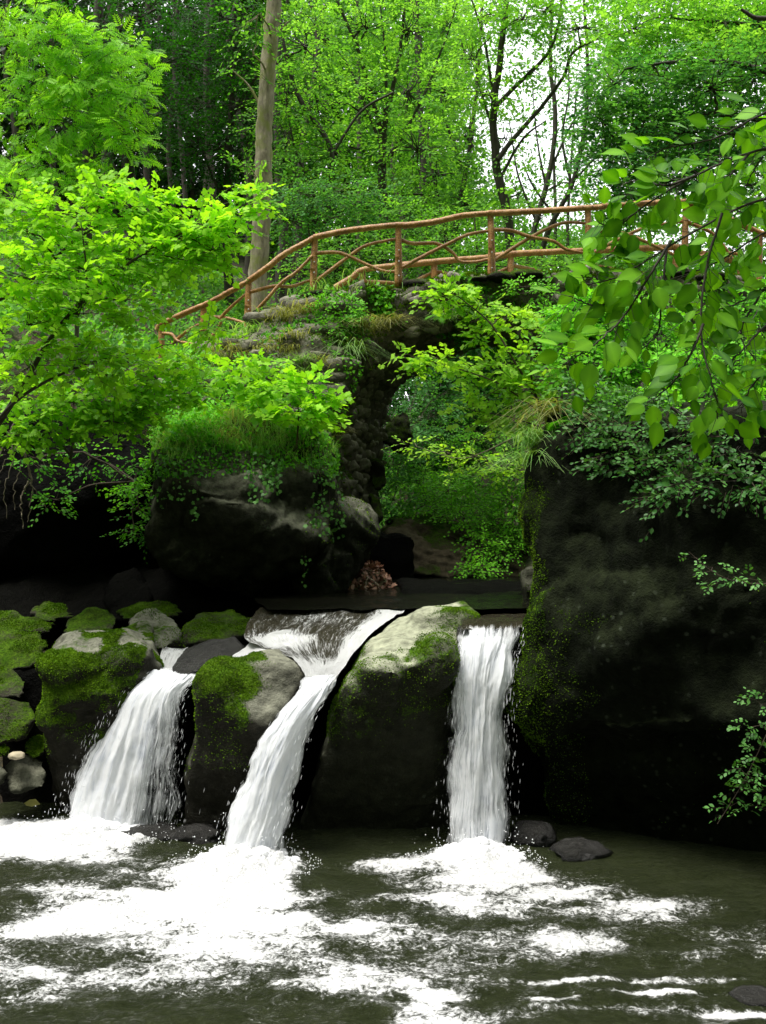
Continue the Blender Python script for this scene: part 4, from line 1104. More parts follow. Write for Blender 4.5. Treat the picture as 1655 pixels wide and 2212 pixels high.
railing('far log railing of the bridge, only its upper part showing over the deck', True,
        [(783, 588, 640), (938, 572, 625), (1103, 553, 610), (1281, 547, 600), (1460, 542, 590), (1600, 575, 620)],
        [[(724, 622), (760, 600), (785, 583), (854, 574)], [(850, 575), (943, 565), (1059, 556)], [(1050, 557), (1104, 549), (1195, 544), (1281, 541)], [(1275, 541), (1360, 538), (1456, 534), (1480, 535)], [(1456, 534), (1600, 568), (1700, 600)]],
        [[(786, 608), (854, 612), (934, 625)], [(890, 612), (915, 598), (937, 587)], [(941, 586), (998, 599), (1040, 612)], [(1060, 598), (1085, 584), (1102, 577)], [(1106, 573), (1174, 587), (1210, 596)], [(1240, 588), (1262, 578), (1280, 573)], [(1284, 574), (1370, 588)]],
        .05, .046, .026, stubs=False)

# ================================================================== VEGETATION
from mathutils.bvhtree import BVHTree
def bvh(me):
    return BVHTree.FromPolygons([v.co[:] for v in me.vertices], [p.vertices[:] for p in me.polygons])
TREES = [bvh(m) for m in (BOULD, CLIFF, bme, BANK, BK2)]
def hit(px, py, off=.02, default=9.):
    d = Vector(P(px, py, 1.) - np.array([0, 0, H])).normalized(); best = None
    for t in TREES:
        r = t.ray_cast(Vector((0, 0, H)), d)
        if r[0] is not None and (best is None or r[3] < best[1]): best = (r[0], r[3])
    if best is None: return P(px, py, default)
    return np.array(best[0] - d * off)


def T(name, label, root, stems, clusters, tm, mat, lsize, bark, **kw):
    kw.setdefault('up', (0, -.4, 1.)); kw.setdefault('tilt', .35)
    return plant(name, label, 'tree', root, clusters, tm, mat, lsize, bark=bark, stems=stems, crown='crown', stem_name='trunk', **kw)

def S(pts, Y, r0, r1):
    return (np.array([P(p[0], p[1], p[2] if len(p) > 2 else Y) for p in pts]), r0, r1)

# --- the pale leaning trunk by the bridge
T('tree', 'tall slim tree with pale mossy bark rising just behind the left end of the railing', P(560, 715, 14.6),
  [S([(552, 730), (556, 660), (558, 590), (563, 500), (564, 430), (568, 370), (570, 300), (576, 210), (581, 130), (586, 70), (592, -10), (606, -220), (620, -420)], 14.6, .145, .10),
   S([(572, 250), (540, 190), (500, 150)], 14.6, .025, .008), S([(580, 120), (610, 60), (660, 20)], 14.6, .022, .006), S([(566, 400), (548, 372), (530, 350)], 14.4, .014, .004)],
  [(535, 375, 14.2, 30, 40, .5), (545, 120, 14.2, 40, 60, .6), (610, -250, 14.6, 260, 120, 3), (560, 30, 14, 60, 50, .8)], T_FAR, 'mid', .075, 'bark', per=30, tlen=.45, nl=10, rough_r=.09, sides=14, branch_r=.02)

# --- light green trees behind the bridge
T('tree', 'light green tree forking into a fan of thin dark stems, centre of the background', P(830, 640, 21),
  [S([(832, 660), (830, 500), (826, 380), (828, 290)], 21, .13, .09), S([(828, 300), (800, 200), (770, 100), (720, -20), (690, -120)], 21, .06, .02),
   S([(828, 290), (850, 180), (868, 80), (880, -60)], 21, .065, .02), S([(829, 330), (790, 230), (745, 130), (660, 30)], 20.5, .04, .012), S([(828, 360), (900, 240), (950, 120), (990, 0)], 20.5, .045, .012), S([(828, 300), (835, 150), (820, 0)], 21.4, .05, .015)],
  [(700, 90, 21, 90, 90), (790, 60, 21, 90, 90), (880, 70, 21, 90, 90), (960, 60, 21, 70, 80, .8), (680, 220, 20, 80, 80), (790, 210, 21, 80, 70, .8), (880, 200, 20, 80, 80), (960, 200, 21, 70, 80, .8), (720, 330, 20, 80, 60, .8), (900, 320, 20, 80, 70), (840, -60, 21, 200, 80, 1.6)],
  T_FAR, 'light', .10, 'darkbark', per=110, tlen=.6, nl=11, branch_r=.03)
T('tree', 'light green tree with leaning bare lower stems, behind the second span of the railing', P(980, 620, 23),
  [S([(960, 640), (985, 480), (1010, 350), (1030, 200), (1040, 60), (1045, -80)], 23, .09, .03), S([(975, 540), (940, 400), (925, 300), (930, 180)], 23, .05, .02), S([(1005, 380), (960, 250), (940, 140)], 23, .04, .015)],
  [(940, 380, 22.5, 90, 80), (1010, 290, 22.5, 60, 70, .8), (1010, 440, 22.5, 80, 60, .8), (920, 480, 22, 90, 60, .9), (1000, 130, 23, 60, 80, .7), (840, 430, 23, 80, 60, .8)],
  T_FAR, 'mid', .10, 'darkbark', per=105, tlen=.6, nl=11, branch_r=.03)
T('tree', 'dark barked tree with crooked limbs silhouetted against the bright gap of sky', P(1100, 600, 18),
  [S([(1108, 620), (1100, 500), (1082, 400), (1070, 330), (1066, 240), (1078, 140), (1090, 40), (1095, -60)], 18, .10, .05),
   S([(1075, 345), (1110, 300), (1160, 245), (1215, 170), (1240, 110), (1320, 75), (1400, 70)], 17.8, .05, .015), S([(1070, 230), (1110, 190), (1180, 120), (1205, 60), (1215, -20)], 17.8, .045, .02),
   S([(1080, 320), (1040, 200), (1030, 120), (1060, 80)], 18.2, .03, .01), S([(1078, 390), (1130, 300), (1180, 260)], 18, .035, .01), S([(1070, 260), (1050, 100), (1010, -30)], 18, .035, .012)],
  [(1060, 30, 18, 60, 50, .8), (1130, 40, 17.6, 60, 40, .7), (1180, 20, 17.6, 70, 40, .8), (1020, 120, 18, 50, 60, .6), (1150, 150, 17.6, 50, 30, .35), (1050, 200, 17.6, 50, 40, .5), (1250, 60, 17.6, 60, 40, .8), (1120, 420, 18, 60, 50, .4), (1090, 300, 18.2, 50, 40, .3), (1120, -60, 18, 200, 60, 2.)],
  T_FAR, 'light', .09, 'darkbark', per=100, tlen=.5, nl=10, branch_r=.02)
T('tree', 'thin dark tree leaning right behind the third span of the railing', P(1150, 600, 20),
  [S([(1135, 620), (1150, 520), (1185, 380), (1200, 260), (1190, 140), (1195, -20)], 20, .075, .03), S([(1185, 380), (1240, 260), (1300, 190)], 20, .03, .01), S([(1160, 480), (1120, 380), (1100, 260)], 20, .03, .01), S([(1178, 400), (1160, 300), (1150, 180)], 20, .025, .008)],
  [(1190, 60, 20, 60, 60, .5), (1260, 200, 20, 50, 50, .45), (1170, 470, 19.5, 40, 40, .4), (1240, 400, 19.5, 40, 40, .35)], T_FAR, 'mid', .08, 'darkbark', per=70, tlen=.5, nl=10, branch_r=.02)
T('tree', 'thin curved dark tree standing rightmost in the bright gap behind the railing', P(1180, 600, 19),
  [S([(1150, 620), (1185, 500), (1235, 400), (1262, 280), (1270, 160), (1262, 0)], 19, .065, .025), S([(1240, 390), (1300, 330), (1370, 300)], 19, .025, .01), S([(1200, 470), (1150, 400), (1130, 350)], 19, .025, .01), S([(1235, 400), (1215, 300), (1230, 200), (1225, 100)], 19.3, .03, .01)],
  [(1290, 140, 19, 60, 50, .6), (1300, 300, 19, 50, 50, .5), (1220, 540, 19, 60, 40, .6), (1290, 480, 18.6, 30, 40, .4)], T_FAR, 'mid', .08, 'darkbark', per=70, tlen=.5, nl=10, branch_r=.02)
for lab, xs in (('slender pole tree, left one of the pair behind the far railing under the sky gap', [(1195, 620), (1200, 480), (1196, 300), (1200, 150)]), ('slender pole tree, right one of the pair behind the far railing under the sky gap', [(1228, 620), (1226, 500), (1232, 380), (1245, 200)])):
    T('tree', lab, P(*xs[0], 26), [S(xs, 26, .06, .02)], [(xs[-1][0], xs[-1][1], 26, 60, 50, .5), (xs[1][0], xs[1][1] + 60, 26, 40, 30, .3)], T_FAR, 'mid', .09, 'darkbark', per=70, tlen=.5, nl=9, group='slender pole trees')

# --- right: cool dark beech limbs and a bright crown above
T('tree', 'broad beech reaching in from the right with cool dark layered foliage', P(1850, 700, 15),
  [S([(1850, 900), (1800, 400), (1780, 200), (1760, -100)], 15, .22, .12), S([(1790, 330), (1650, 260), (1500, 250), (1380, 290), (1300, 330)], 14.5, .06, .015), S([(1780, 200), (1640, 150), (1480, 130), (1350, 150)], 14.5, .06, .015), S([(1785, 300), (1600, 340), (1420, 400), (1320, 430)], 14.5, .05, .012), S([(1760, 0), (1650, 40), (1600, 20)], 14, .05, .02)],
  [(1330, 180, 14.5, 70, 50, .9), (1430, 170, 14.5, 80, 60), (1540, 190, 14.5, 80, 60, 1.1), (1630, 160, 14.5, 60, 60), (1300, 260, 14.5, 50, 50, .7), (1380, 280, 14.5, 80, 50), (1480, 290, 14.5, 80, 50), (1600, 290, 14.5, 70, 50, .9), (1320, 350, 14.3, 60, 40, .8), (1400, 380, 14.3, 70, 40, .8), (1500, 370, 14.3, 60, 40, .6), (1350, 440, 14.3, 50, 30, .5), (1620, 400, 14.3, 60, 40, .4)],
  T_FAR, 'cool', .09, 'darkbark', per=115, tlen=.5, nl=11, branch_r=.03, up=(0, -.3, 1.), tilt=.3)
T('tree', 'bright green crown hanging over the top right corner', P(1900, 700, 17),
  [S([(1950, 920), (1900, 300), (1850, -50)], 17, .25, .15), S([(1880, 150), (1650, 60), (1450, 40)], 16.5, .06, .015), S([(1870, 50), (1650, -20), (1400, -40)], 16.5, .06, .015)],
  [(1370, 60, 16.5, 70, 50, .9), (1450, 30, 16.5, 80, 60), (1540, 70, 16.5, 80, 60), (1630, 50, 16.5, 70, 60), (1420, 110, 16.5, 80, 40, .8), (1560, 120, 16, 90, 30, .9, .2), (1640, 110, 16, 60, 30, .8, .2), (1500, -60, 16.5, 220, 60, 2)],
  T_FAR, 'light', .1, 'darkbark', per=110, tlen=.55, nl=11, branch_r=.03)
T('tree', 'dark loose foliage against the sky at the right edge above the sloping handrail', P(1800, 700, 18),
  [S([(1850, 900), (1780, 500), (1700, 300)], 18, .1, .04), S([(1770, 460), (1640, 470), (1540, 430)], 18, .03, .01)],
  [(1560, 440, 18, 60, 40, .4), (1620, 500, 18, 60, 40, .6), (1640, 560, 18, 60, 30, .6), (1660, 420, 18, 40, 40, .5), (1500, 520, 18, 30, 30, .3)], T_FAR, 'cool', .08, 'darkbark', per=80, tlen=.5, nl=10, branch_r=.02)

# --- left: dark trees
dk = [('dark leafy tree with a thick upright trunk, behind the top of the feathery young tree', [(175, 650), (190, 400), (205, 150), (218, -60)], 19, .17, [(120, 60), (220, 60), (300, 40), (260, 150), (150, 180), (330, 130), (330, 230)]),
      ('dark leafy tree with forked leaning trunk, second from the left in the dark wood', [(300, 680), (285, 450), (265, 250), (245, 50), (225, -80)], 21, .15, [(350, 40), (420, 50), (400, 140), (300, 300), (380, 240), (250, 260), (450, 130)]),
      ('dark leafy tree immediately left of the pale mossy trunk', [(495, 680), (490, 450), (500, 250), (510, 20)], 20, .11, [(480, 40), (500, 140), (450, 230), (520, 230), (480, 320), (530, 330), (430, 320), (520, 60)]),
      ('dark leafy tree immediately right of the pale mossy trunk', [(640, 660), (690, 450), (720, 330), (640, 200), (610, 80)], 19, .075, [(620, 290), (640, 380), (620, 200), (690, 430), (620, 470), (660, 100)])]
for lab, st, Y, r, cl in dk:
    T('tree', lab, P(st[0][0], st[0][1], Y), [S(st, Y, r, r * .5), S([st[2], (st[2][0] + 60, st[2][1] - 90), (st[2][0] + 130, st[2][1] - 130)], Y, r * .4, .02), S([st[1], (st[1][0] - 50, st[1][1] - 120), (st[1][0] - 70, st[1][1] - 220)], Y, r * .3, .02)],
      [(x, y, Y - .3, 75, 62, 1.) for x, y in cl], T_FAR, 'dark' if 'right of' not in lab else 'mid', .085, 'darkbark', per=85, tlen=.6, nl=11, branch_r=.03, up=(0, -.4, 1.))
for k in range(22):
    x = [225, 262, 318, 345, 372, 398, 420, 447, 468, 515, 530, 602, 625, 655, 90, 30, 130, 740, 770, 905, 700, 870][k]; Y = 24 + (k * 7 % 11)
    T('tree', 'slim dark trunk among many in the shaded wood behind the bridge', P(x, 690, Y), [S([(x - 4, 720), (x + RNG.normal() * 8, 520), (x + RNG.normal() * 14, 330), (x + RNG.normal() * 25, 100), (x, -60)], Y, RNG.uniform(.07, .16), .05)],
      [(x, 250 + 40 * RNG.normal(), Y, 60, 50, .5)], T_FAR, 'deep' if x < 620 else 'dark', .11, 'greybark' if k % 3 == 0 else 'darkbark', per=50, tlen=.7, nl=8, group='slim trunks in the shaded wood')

# --- far wood: one mass
def wood(label, boxes, mat, n, size, sky=None, seed=0):
    a = Acc(); pos = []
    for (x0, x1, y0, y1, Y0, Y1, dn) in boxes:
        m = int(n * dn); Y = RNG.uniform(Y0, Y1, m); px = RNG.uniform(x0, x1, m); py = RNG.uniform(y0, y1, m)
        pos.append(np.stack([(px - 827.5) / F * Y, Y, H - (py - 1106) / F * Y], 1))
    p = np.vstack(pos); keep = fbm(p * .32 + seed, 4) > -.18; p = p[keep]
    p = np.repeat(p, 9, 0) + RNG.normal(size=(len(p) * 9, 3)) * np.array([.5, .5, .16])
    t = .5 + .5 * fbm(p * .25 + 3, 3)
    leaves(a, T_FAR, p, RNG.normal(size=p.shape), np.array([[0, -.6, 1]]) + RNG.normal(size=p.shape) * .5, RNG.uniform(.7, 1.4, len(p)) * size, t)
    tag(a.build('woodland', M[mat]), label, kind='stuff')
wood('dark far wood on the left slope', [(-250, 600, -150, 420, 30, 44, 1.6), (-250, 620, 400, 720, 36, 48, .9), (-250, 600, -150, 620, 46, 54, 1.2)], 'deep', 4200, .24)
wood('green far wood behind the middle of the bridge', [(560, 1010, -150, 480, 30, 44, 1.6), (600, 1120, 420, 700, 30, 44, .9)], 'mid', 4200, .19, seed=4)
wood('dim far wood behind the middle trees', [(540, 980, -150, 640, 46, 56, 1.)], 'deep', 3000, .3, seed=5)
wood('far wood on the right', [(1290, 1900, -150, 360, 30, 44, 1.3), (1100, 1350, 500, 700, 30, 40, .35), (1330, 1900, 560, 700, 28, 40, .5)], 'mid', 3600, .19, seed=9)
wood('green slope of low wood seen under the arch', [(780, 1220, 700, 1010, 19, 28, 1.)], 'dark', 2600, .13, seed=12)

# --- shrubs behind the railing
for lab, cl, mt in (
    ('airy cool green bush with layered leaves behind the first spans of the railing', [(660, 420, 17, 60, 30), (740, 410, 17, 80, 30), (800, 440, 17, 60, 30, .8), (720, 470, 17, 80, 30, .8), (640, 480, 17, 40, 40, .6)], 'cool'),
    ('fresh green bush filling the space under the handrail between second and third post', [(760, 540, 16.5, 70, 40), (700, 580, 16.3, 50, 40), (820, 560, 16.5, 60, 40), (900, 560, 16.5, 60, 40), (880, 480, 16.8, 70, 40), (960, 520, 16.8, 70, 45), (640, 590, 16, 50, 40, .6)], 'mid'),
    ('green bush behind the third span of the railing', [(1020, 560, 17, 60, 40), (1100, 560, 17, 50, 30, .7), (1180, 575, 17, 60, 25, .8), (1000, 470, 17.5, 60, 40, .6), (1240, 570, 17, 40, 30, .5)], 'mid')):
    plant('bush', lab, 'bush', P(cl[0][0], 660, 17), cl, T_FAR, mt, .075, per=80, tlen=.5, nl=10, stems=[S([(cl[0][0], 680), (cl[0][0] + 10, 560), (cl[0][0] + 5, 470)], 17, .03, .01)], branch_r=.012, tint=(.4, .9))

# ================================================================== near plants
plant('maple_bush', 'big bright green maple leaning in from the left, its leaves reaching the pale trunk', 'tree', P(-60, 1000, 8.8),
  [(60, 500, 8.2, 80, 60), (160, 480, 8.2, 80, 55), (255, 470, 8.2, 70, 50), (60, 600, 8.0, 80, 55), (170, 580, 8.0, 80, 55), (280, 560, 8.0, 70, 50), (340, 440, 8.3, 35, 30, .8, .15), (390, 500, 8.2, 50, 35, 1, .15), (450, 490, 8.2, 40, 28, .9, .15), (380, 560, 8.1, 50, 35), (460, 540, 8.2, 45, 30, .9), (500, 470, 8.3, 28, 22, .6, .15),
   (545, 430, 8.4, 26, 28, .6, .2), (60, 700, 8.0, 80, 55), (170, 680, 8.0, 80, 50), (270, 650, 8.0, 60, 40, .8), (60, 790, 8.2, 80, 50, .9), (180, 780, 8.2, 80, 45, .9), (270, 780, 8.3, 50, 30, .6), (450, 712, 8.6, 34, 14, .4, .1), (230, 420, 8.3, 60, 30, .7), (30, 420, 8.4, 60, 40, .8)],
  T_MAPLE, 'maple', .07, per=43, tlen=.28, nl=8, up=(0, -.55, 1.), tilt=.4, droop=.2, bark='darkbark', branch_r=.01, tint=(.35, .85), crown='crown', stem_name='trunk',
  stems=[S([(-60, 1000, 8.8), (40, 850, 8.4), (110, 730, 8.1), (190, 640, 8.0), (290, 560, 8.0), (400, 500, 8.1)], 8, .028, .008), S([(-120, 700), (50, 620), (160, 520), (250, 470)], 8.3, .02, .006), S([(190, 640), (185, 560), (175, 480)], 8, .012, .004), S([(-60, 1000, 8.8), (20, 880), (150, 800), (290, 760)], 8.3, .02, .006)])
plant('rowan', 'bright young tree with feathery divided leaves in the top left corner', 'tree', P(170, 760, 9.2),
  [(40, 100, 9, 60, 40, .8), (110, 90, 9, 60, 35), (190, 100, 9, 60, 35), (260, 120, 9, 45, 35), (70, 170, 9, 70, 40), (160, 180, 9, 60, 40), (240, 190, 9, 55, 40), (300, 200, 9, 25, 30, .5), (50, 250, 9, 70, 45), (140, 260, 9, 60, 40), (230, 260, 9, 50, 40, .9), (280, 290, 9, 30, 30, .5), (50, 340, 8.9, 70, 40), (130, 350, 8.9, 60, 35, .8), (40, 20, 9, 60, 30, .8), (100, 410, 8.9, 70, 25, .7), (250, 340, 9, 30, 20, .3), (20, 420, 8.8, 50, 30, .6), (210, 410, 8.9, 40, 20, .4)],
  T_PIN, 'rowan', .14, per=28, tlen=.22, nl=6, up=(0, -.6, 1.), tilt=.45, droop=.2, bark='greybark', branch_r=.012, tint=(.35, .9), crown='crown', stem_name='trunk',
  stems=[S([(165, 780), (168, 560), (166, 380), (162, 240), (150, 130), (140, 60)], 9.2, .022, .008), S([(166, 390), (200, 320), (240, 250)], 9.2, .012, .005), S([(167, 430), (100, 330), (50, 200), (30, 60)], 9.2, .014, .005), S([(166, 470), (90, 420), (-30, 410)], 9.1, .012, .005)])
plant('sapling', 'low spreading maple sapling over the dark left bank', 'sapling', P(150, 960, 9.4),
  [(60, 860, 9.0, 70, 35), (160, 870, 9.0, 70, 35), (250, 850, 9.0, 60, 35), (100, 920, 9.0, 80, 22, .8, -.15), (240, 910, 9.0, 60, 22, .8, -.1), (320, 820, 9.1, 50, 35, .9), (380, 790, 9.4, 50, 30, .7), (30, 940, 9.0, 50, 20, .6, -.2), (310, 880, 9.1, 40, 25, .6), (400, 850, 9.4, 50, 20, .6)],
  T_MAPLE, 'maple', .075, per=50, tlen=.26, nl=7, tilt=.4, bark='darkbark', stems=[S([(150, 1000), (170, 920), (220, 860), (300, 820)], 9.3, .016, .006), S([(150, 980), (90, 900), (40, 860)], 9.3, .014, .005)], branch_r=.008, tint=(.2, .75))
plant('sapling', 'maple sapling with fresh leaves standing behind the grassy boulder top', 'sapling', P(640, 960, 10),
  [(560, 830, 9.8, 45, 25, .7), (620, 850, 9.6, 45, 28), (680, 840, 9.6, 40, 25), (640, 890, 9.5, 50, 25, .9), (700, 880, 9.6, 25, 30, .7), (560, 880, 9.7, 30, 25, .4), (500, 800, 10, 50, 22, .6), (590, 790, 10.2, 30, 15, .4)],
  T_MAPLE, 'maple', .09, per=30, tlen=.24, nl=6, tilt=.4, bark='twig', stems=[S([(640, 970), (645, 900), (640, 840)], 9.8, .012, .004)], branch_r=.006, tint=(.3, .8))
plant('sapling', 'yellow-green young maple spreading across the front of the arch', 'sapling', P(1215, 1010, 8.8),
  [(960, 640, 9.0, 45, 18, .9), (1030, 665, 9.0, 50, 20), (990, 625, 9.0, 40, 16, .7), (1100, 690, 9.0, 50, 22, .9), (1050, 720, 9.0, 40, 20, .7), (880, 765, 8.8, 24, 8, .28), (920, 782, 8.8, 30, 10, .35), (960, 770, 8.8, 35, 10, .4), (905, 800, 8.8, 24, 8, .25), (1010, 800, 8.9, 50, 20, .8), (1080, 790, 8.9, 50, 30), (1140, 770, 8.9, 40, 35, .9), (1180, 700, 9.0, 40, 30, .8),
   (1060, 850, 8.9, 50, 20, .8), (1130, 850, 8.9, 45, 30, .9), (1010, 885, 8.9, 30, 10, .35), (1110, 900, 8.9, 30, 22, .6), (1060, 910, 8.9, 30, 12, .3), (1170, 820, 8.8, 30, 30, .8)],
  T_MAPLE, 'lime', .066, per=32, tlen=.2, nl=6, up=(0, -.5, 1.), tilt=.35, droop=.1, bark='twig', branch_r=.008, tint=(.3, .9),
  stems=[S([(1215, 1020), (1190, 930), (1160, 860), (1110, 780), (1060, 700), (990, 640)], 8.8, .018, .005), S([(1180, 900), (1080, 830), (1000, 800), (890, 770)], 8.8, .009, .003), S([(1150, 850), (1150, 760), (1190, 690)], 8.8, .01, .004), S([(1190, 930), (1100, 900), (1010, 885)], 8.8, .007, .003)])
plant('branch', 'low thin branch with yellowish leaves crossing the middle of the arch', 'branch', P(1180, 960, 9.4),
  [(900, 960, 9.8, 50, 10, .4), (960, 975, 9.7, 45, 14, .6), (1020, 985, 9.7, 45, 14, .6), (1070, 1010, 9.6, 40, 14, .6), (1130, 1010, 9.5, 40, 16, .5), (1000, 1025, 9.7, 50, 10, .4), (1160, 1035, 9.3, 18, 5, .2)],
  T_OVAL, 'lime', .055, per=34, tlen=.2, nl=7, tilt=.3, droop=.08, bark='root', branch_r=.006, stems=[S([(1200, 900), (1100, 950), (1000, 990), (900, 965)], 9.5, .009, .003), S([(1180, 940), (1120, 1000), (1170, 1035)], 9.4, .006, .002)])
# small twigs of leaves filling the bright gap
wood('scattered small leaves of far treetops in the bright gap', [(1010, 1330, -60, 600, 24, 32, .3), (1280, 1660, 380, 600, 24, 32, .3)], 'mid', 3000, .12, seed=21)
plant('bush', 'fresh green bush growing on the mossy slope between boulder and bridge wall', 'bush', P(520, 900, 10.9),
  [(440, 830, 10.9, 50, 25, .8), (520, 810, 10.9, 50, 25, .8), (580, 790, 11, 40, 22, .6), (470, 870, 10.6, 50, 22, .8), (540, 860, 10.6, 40, 20, .6), (400, 780, 11.1, 40, 25, .7)], T_OVAL, 'shrub', .055, per=60, tlen=.24, nl=8, tint=(.4, .95), up=(0, -.6, 1.), branch_r=.006)
# greenery seen through the arch
for lab, cl, mt, ls in (
    ('small-leaved bush under the left spring of the arch', [(850, 1000, 14.6, 35, 40, .9), (880, 940, 15, 45, 50), (930, 900, 15.5, 50, 45), (850, 1080, 14, 30, 40, .8), (960, 850, 16, 50, 30, .7), (880, 860, 16, 40, 40, .9), (900, 810, 16.5, 40, 30, .8)], 'cool', .06),
    ('layered green bush in the middle distance beneath the arch', [(900, 1040, 14.6, 60, 40), (970, 1060, 14.4, 60, 40), (1040, 1050, 14.4, 60, 45), (1100, 1060, 14.2, 40, 50), (950, 950, 16, 60, 40, .8), (1040, 950, 16, 60, 40, .7)], 'shrub', .06),
    ('fresh green bush trailing over the layered outcrop', [(1000, 1120, 13.2, 50, 35), (1060, 1130, 13., 50, 40), (1110, 1110, 12.9, 30, 50), (1040, 1190, 12.6, 35, 30, .7), (1030, 1230, 12.3, 26, 14, .5), (930, 1100, 13.4, 50, 22, .7), (1090, 1180, 12.8, 30, 30, .5)], 'shrub', .055),
    ('sparse bush on the shaded slope far beneath the arch', [(1020, 870, 18, 60, 30, .6), (1090, 950, 17, 40, 50, .6), (900, 870, 18, 40, 30, .5)], 'dark', .08)):
    plant('bush', lab, 'bush', P(cl[0][0], cl[0][1] + 60, cl[0][2] + .3), cl, T_OVAL if ls < .07 else T_FAR, mt, ls, per=85, tlen=.32, nl=8, tilt=.35, branch_r=.008, tint=(.3, .95),
          stems=[S([(cl[0][0], cl[0][1] + 60), (cl[1][0], cl[1][1])], cl[0][2] + .2, .014, .006)], up=(0, -.7, 1.))

# right bank shrubs
plant('shrub', 'dense bright green shrub covering the top of the right cliff', 'shrub', P(1500, 960, 8.2),
  [(1230, 680, 8.3, 40, 25, .8, .1), (1290, 660, 8.3, 45, 30, 1, .1), (1350, 700, 8.3, 50, 35), (1270, 730, 8.2, 40, 30, .8), (1430, 720, 8.4, 50, 40), (1510, 700, 8.6, 50, 40), (1600, 700, 8.6, 50, 50), (1640, 640, 8.6, 40, 40, .7), (1400, 800, 8.0, 60, 40), (1490, 800, 8.0, 60, 40), (1580, 800, 8.0, 60, 50), (1640, 780, 8.0, 40, 50), (1330, 790, 8.0, 50, 35), (1550, 870, 7.7, 70, 40, .9, -.15), (1640, 880, 7.7, 40, 40, .9, -.15), (1230, 800, 8.0, 40, 40, .7), (1230, 740, 8.2, 40, 35, .7), (1290, 860, 7.8, 50, 30, .8), (1390, 870, 7.5, 60, 30, .9), (1470, 900, 7.3, 60, 30, .9, -.1), (1570, 930, 7.0, 60, 30, .8, -.2), (1650, 950, 6.8, 50, 30, .8, -.2)],
  T_OVAL, 'shrub', .06, per=80, tlen=.22, nl=8, up=(0, -.7, 1.), tilt=.45, bark='darkbark', branch_r=.008, tint=(.4, .95), stems=[S([(1500, 960), (1480, 850), (1430, 740)], 8.2, .02, .006), S([(1500, 960), (1580, 850), (1620, 700)], 8.2, .02, .006), S([(1500, 960), (1380, 850), (1290, 720)], 8.2, .018, .005)])
plant('shrub', 'shaded dark green shrub hanging down the face of the right cliff', 'shrub', P(1450, 900, 7.6),
  [(1300, 880, 7.5, 50, 35, .9, .15), (1260, 850, 7.7, 30, 30, .6, .1), (1380, 880, 7.3, 60, 35, 1, .1), (1290, 930, 7.3, 45, 30, .8), (1350, 950, 7.1, 60, 35), (1440, 940, 7.0, 60, 40, .9), (1330, 1000, 7.1, 40, 25, .6), (1410, 1010, 6.9, 50, 30, .7), (1520, 950, 6.7, 60, 50, .8), (1480, 1050, 6.6, 40, 40, .5), (1600, 960, 6.5, 60, 50, .7), (1560, 1040, 6.4, 50, 30, .4), (1640, 1040, 6.2, 40, 40, .4), (1440, 1080, 6.7, 30, 25, .3)],
  T_OVAL, 'ivy', .05, per=75, tlen=.2, nl=8, tilt=.5, bark='darkbark', branch_r=.007, tint=(.0, .5), up=(0, -.6, 1.), stems=[S([(1450, 880), (1400, 940), (1340, 980)], 7.2, .012, .004), S([(1450, 880), (1540, 950), (1600, 1000)], 6.9, .012, .004)])
plant('sprig', 'thin sprig with small leaves sticking out from the right edge in front of the cliff', 'sprig', P(1700, 1275, 5.3),
  [(1500, 1205, 5.6, 22, 12, .12), (1540, 1225, 5.55, 22, 14, .15), (1575, 1245, 5.5, 28, 14, .2), (1545, 1262, 5.5, 24, 8, .12), (1620, 1250, 5.4, 24, 12, .12), (1515, 1240, 5.5, 14, 8, .07)],
  T_OVAL, 'ivy', .034, per=30, tlen=.09, nl=6, bark='twig', branch_r=.0025, tint=(.3, .8), stems=[S([(1700, 1262), (1600, 1258), (1540, 1235), (1488, 1192)], 5.5, .004, .0015)], twr=.001)
plant('ivy', 'small leafed creeper trailing down at the bottom right edge of the cliff', 'creeper', P(1700, 1500, 5.8),
  [(1640, 1520, 5.6, 30, 20, .3), (1625, 1570, 5.6, 35, 16, .3), (1640, 1620, 5.6, 30, 20, .3), (1600, 1660, 5.6, 35, 14, .3), (1635, 1690, 5.6, 25, 30, .4), (1585, 1710, 5.6, 22, 18, .2), (1620, 1740, 5.6, 25, 15, .2), (1560, 1745, 5.6, 12, 20, .1)],
  T_OVAL, 'ivy', .032, per=40, tlen=.1, nl=6, bark='twig', branch_r=.003, tint=(.1, .6), stems=[S([(1700, 1480), (1650, 1600), (1600, 1700), (1550, 1780)], 5.6, .004, .0015)], twr=.001)
plant('shrub', 'dark leafed shrub growing on the bridge wall at the left spring of the arch', 'shrub', P(730, 740, 12),
  [(700, 670, 11.8, 30, 28, .8, .2), (745, 665, 11.7, 30, 25, .8, .2), (720, 710, 11.6, 40, 28, 1), (760, 705, 11.7, 25, 22, .6), (700, 735, 11.6, 25, 14, .4)], T_OVAL, 'shrub', .05, per=70, tlen=.2, nl=7, tint=(.1, .7), up=(0, -.7, 1.), branch_r=.006)
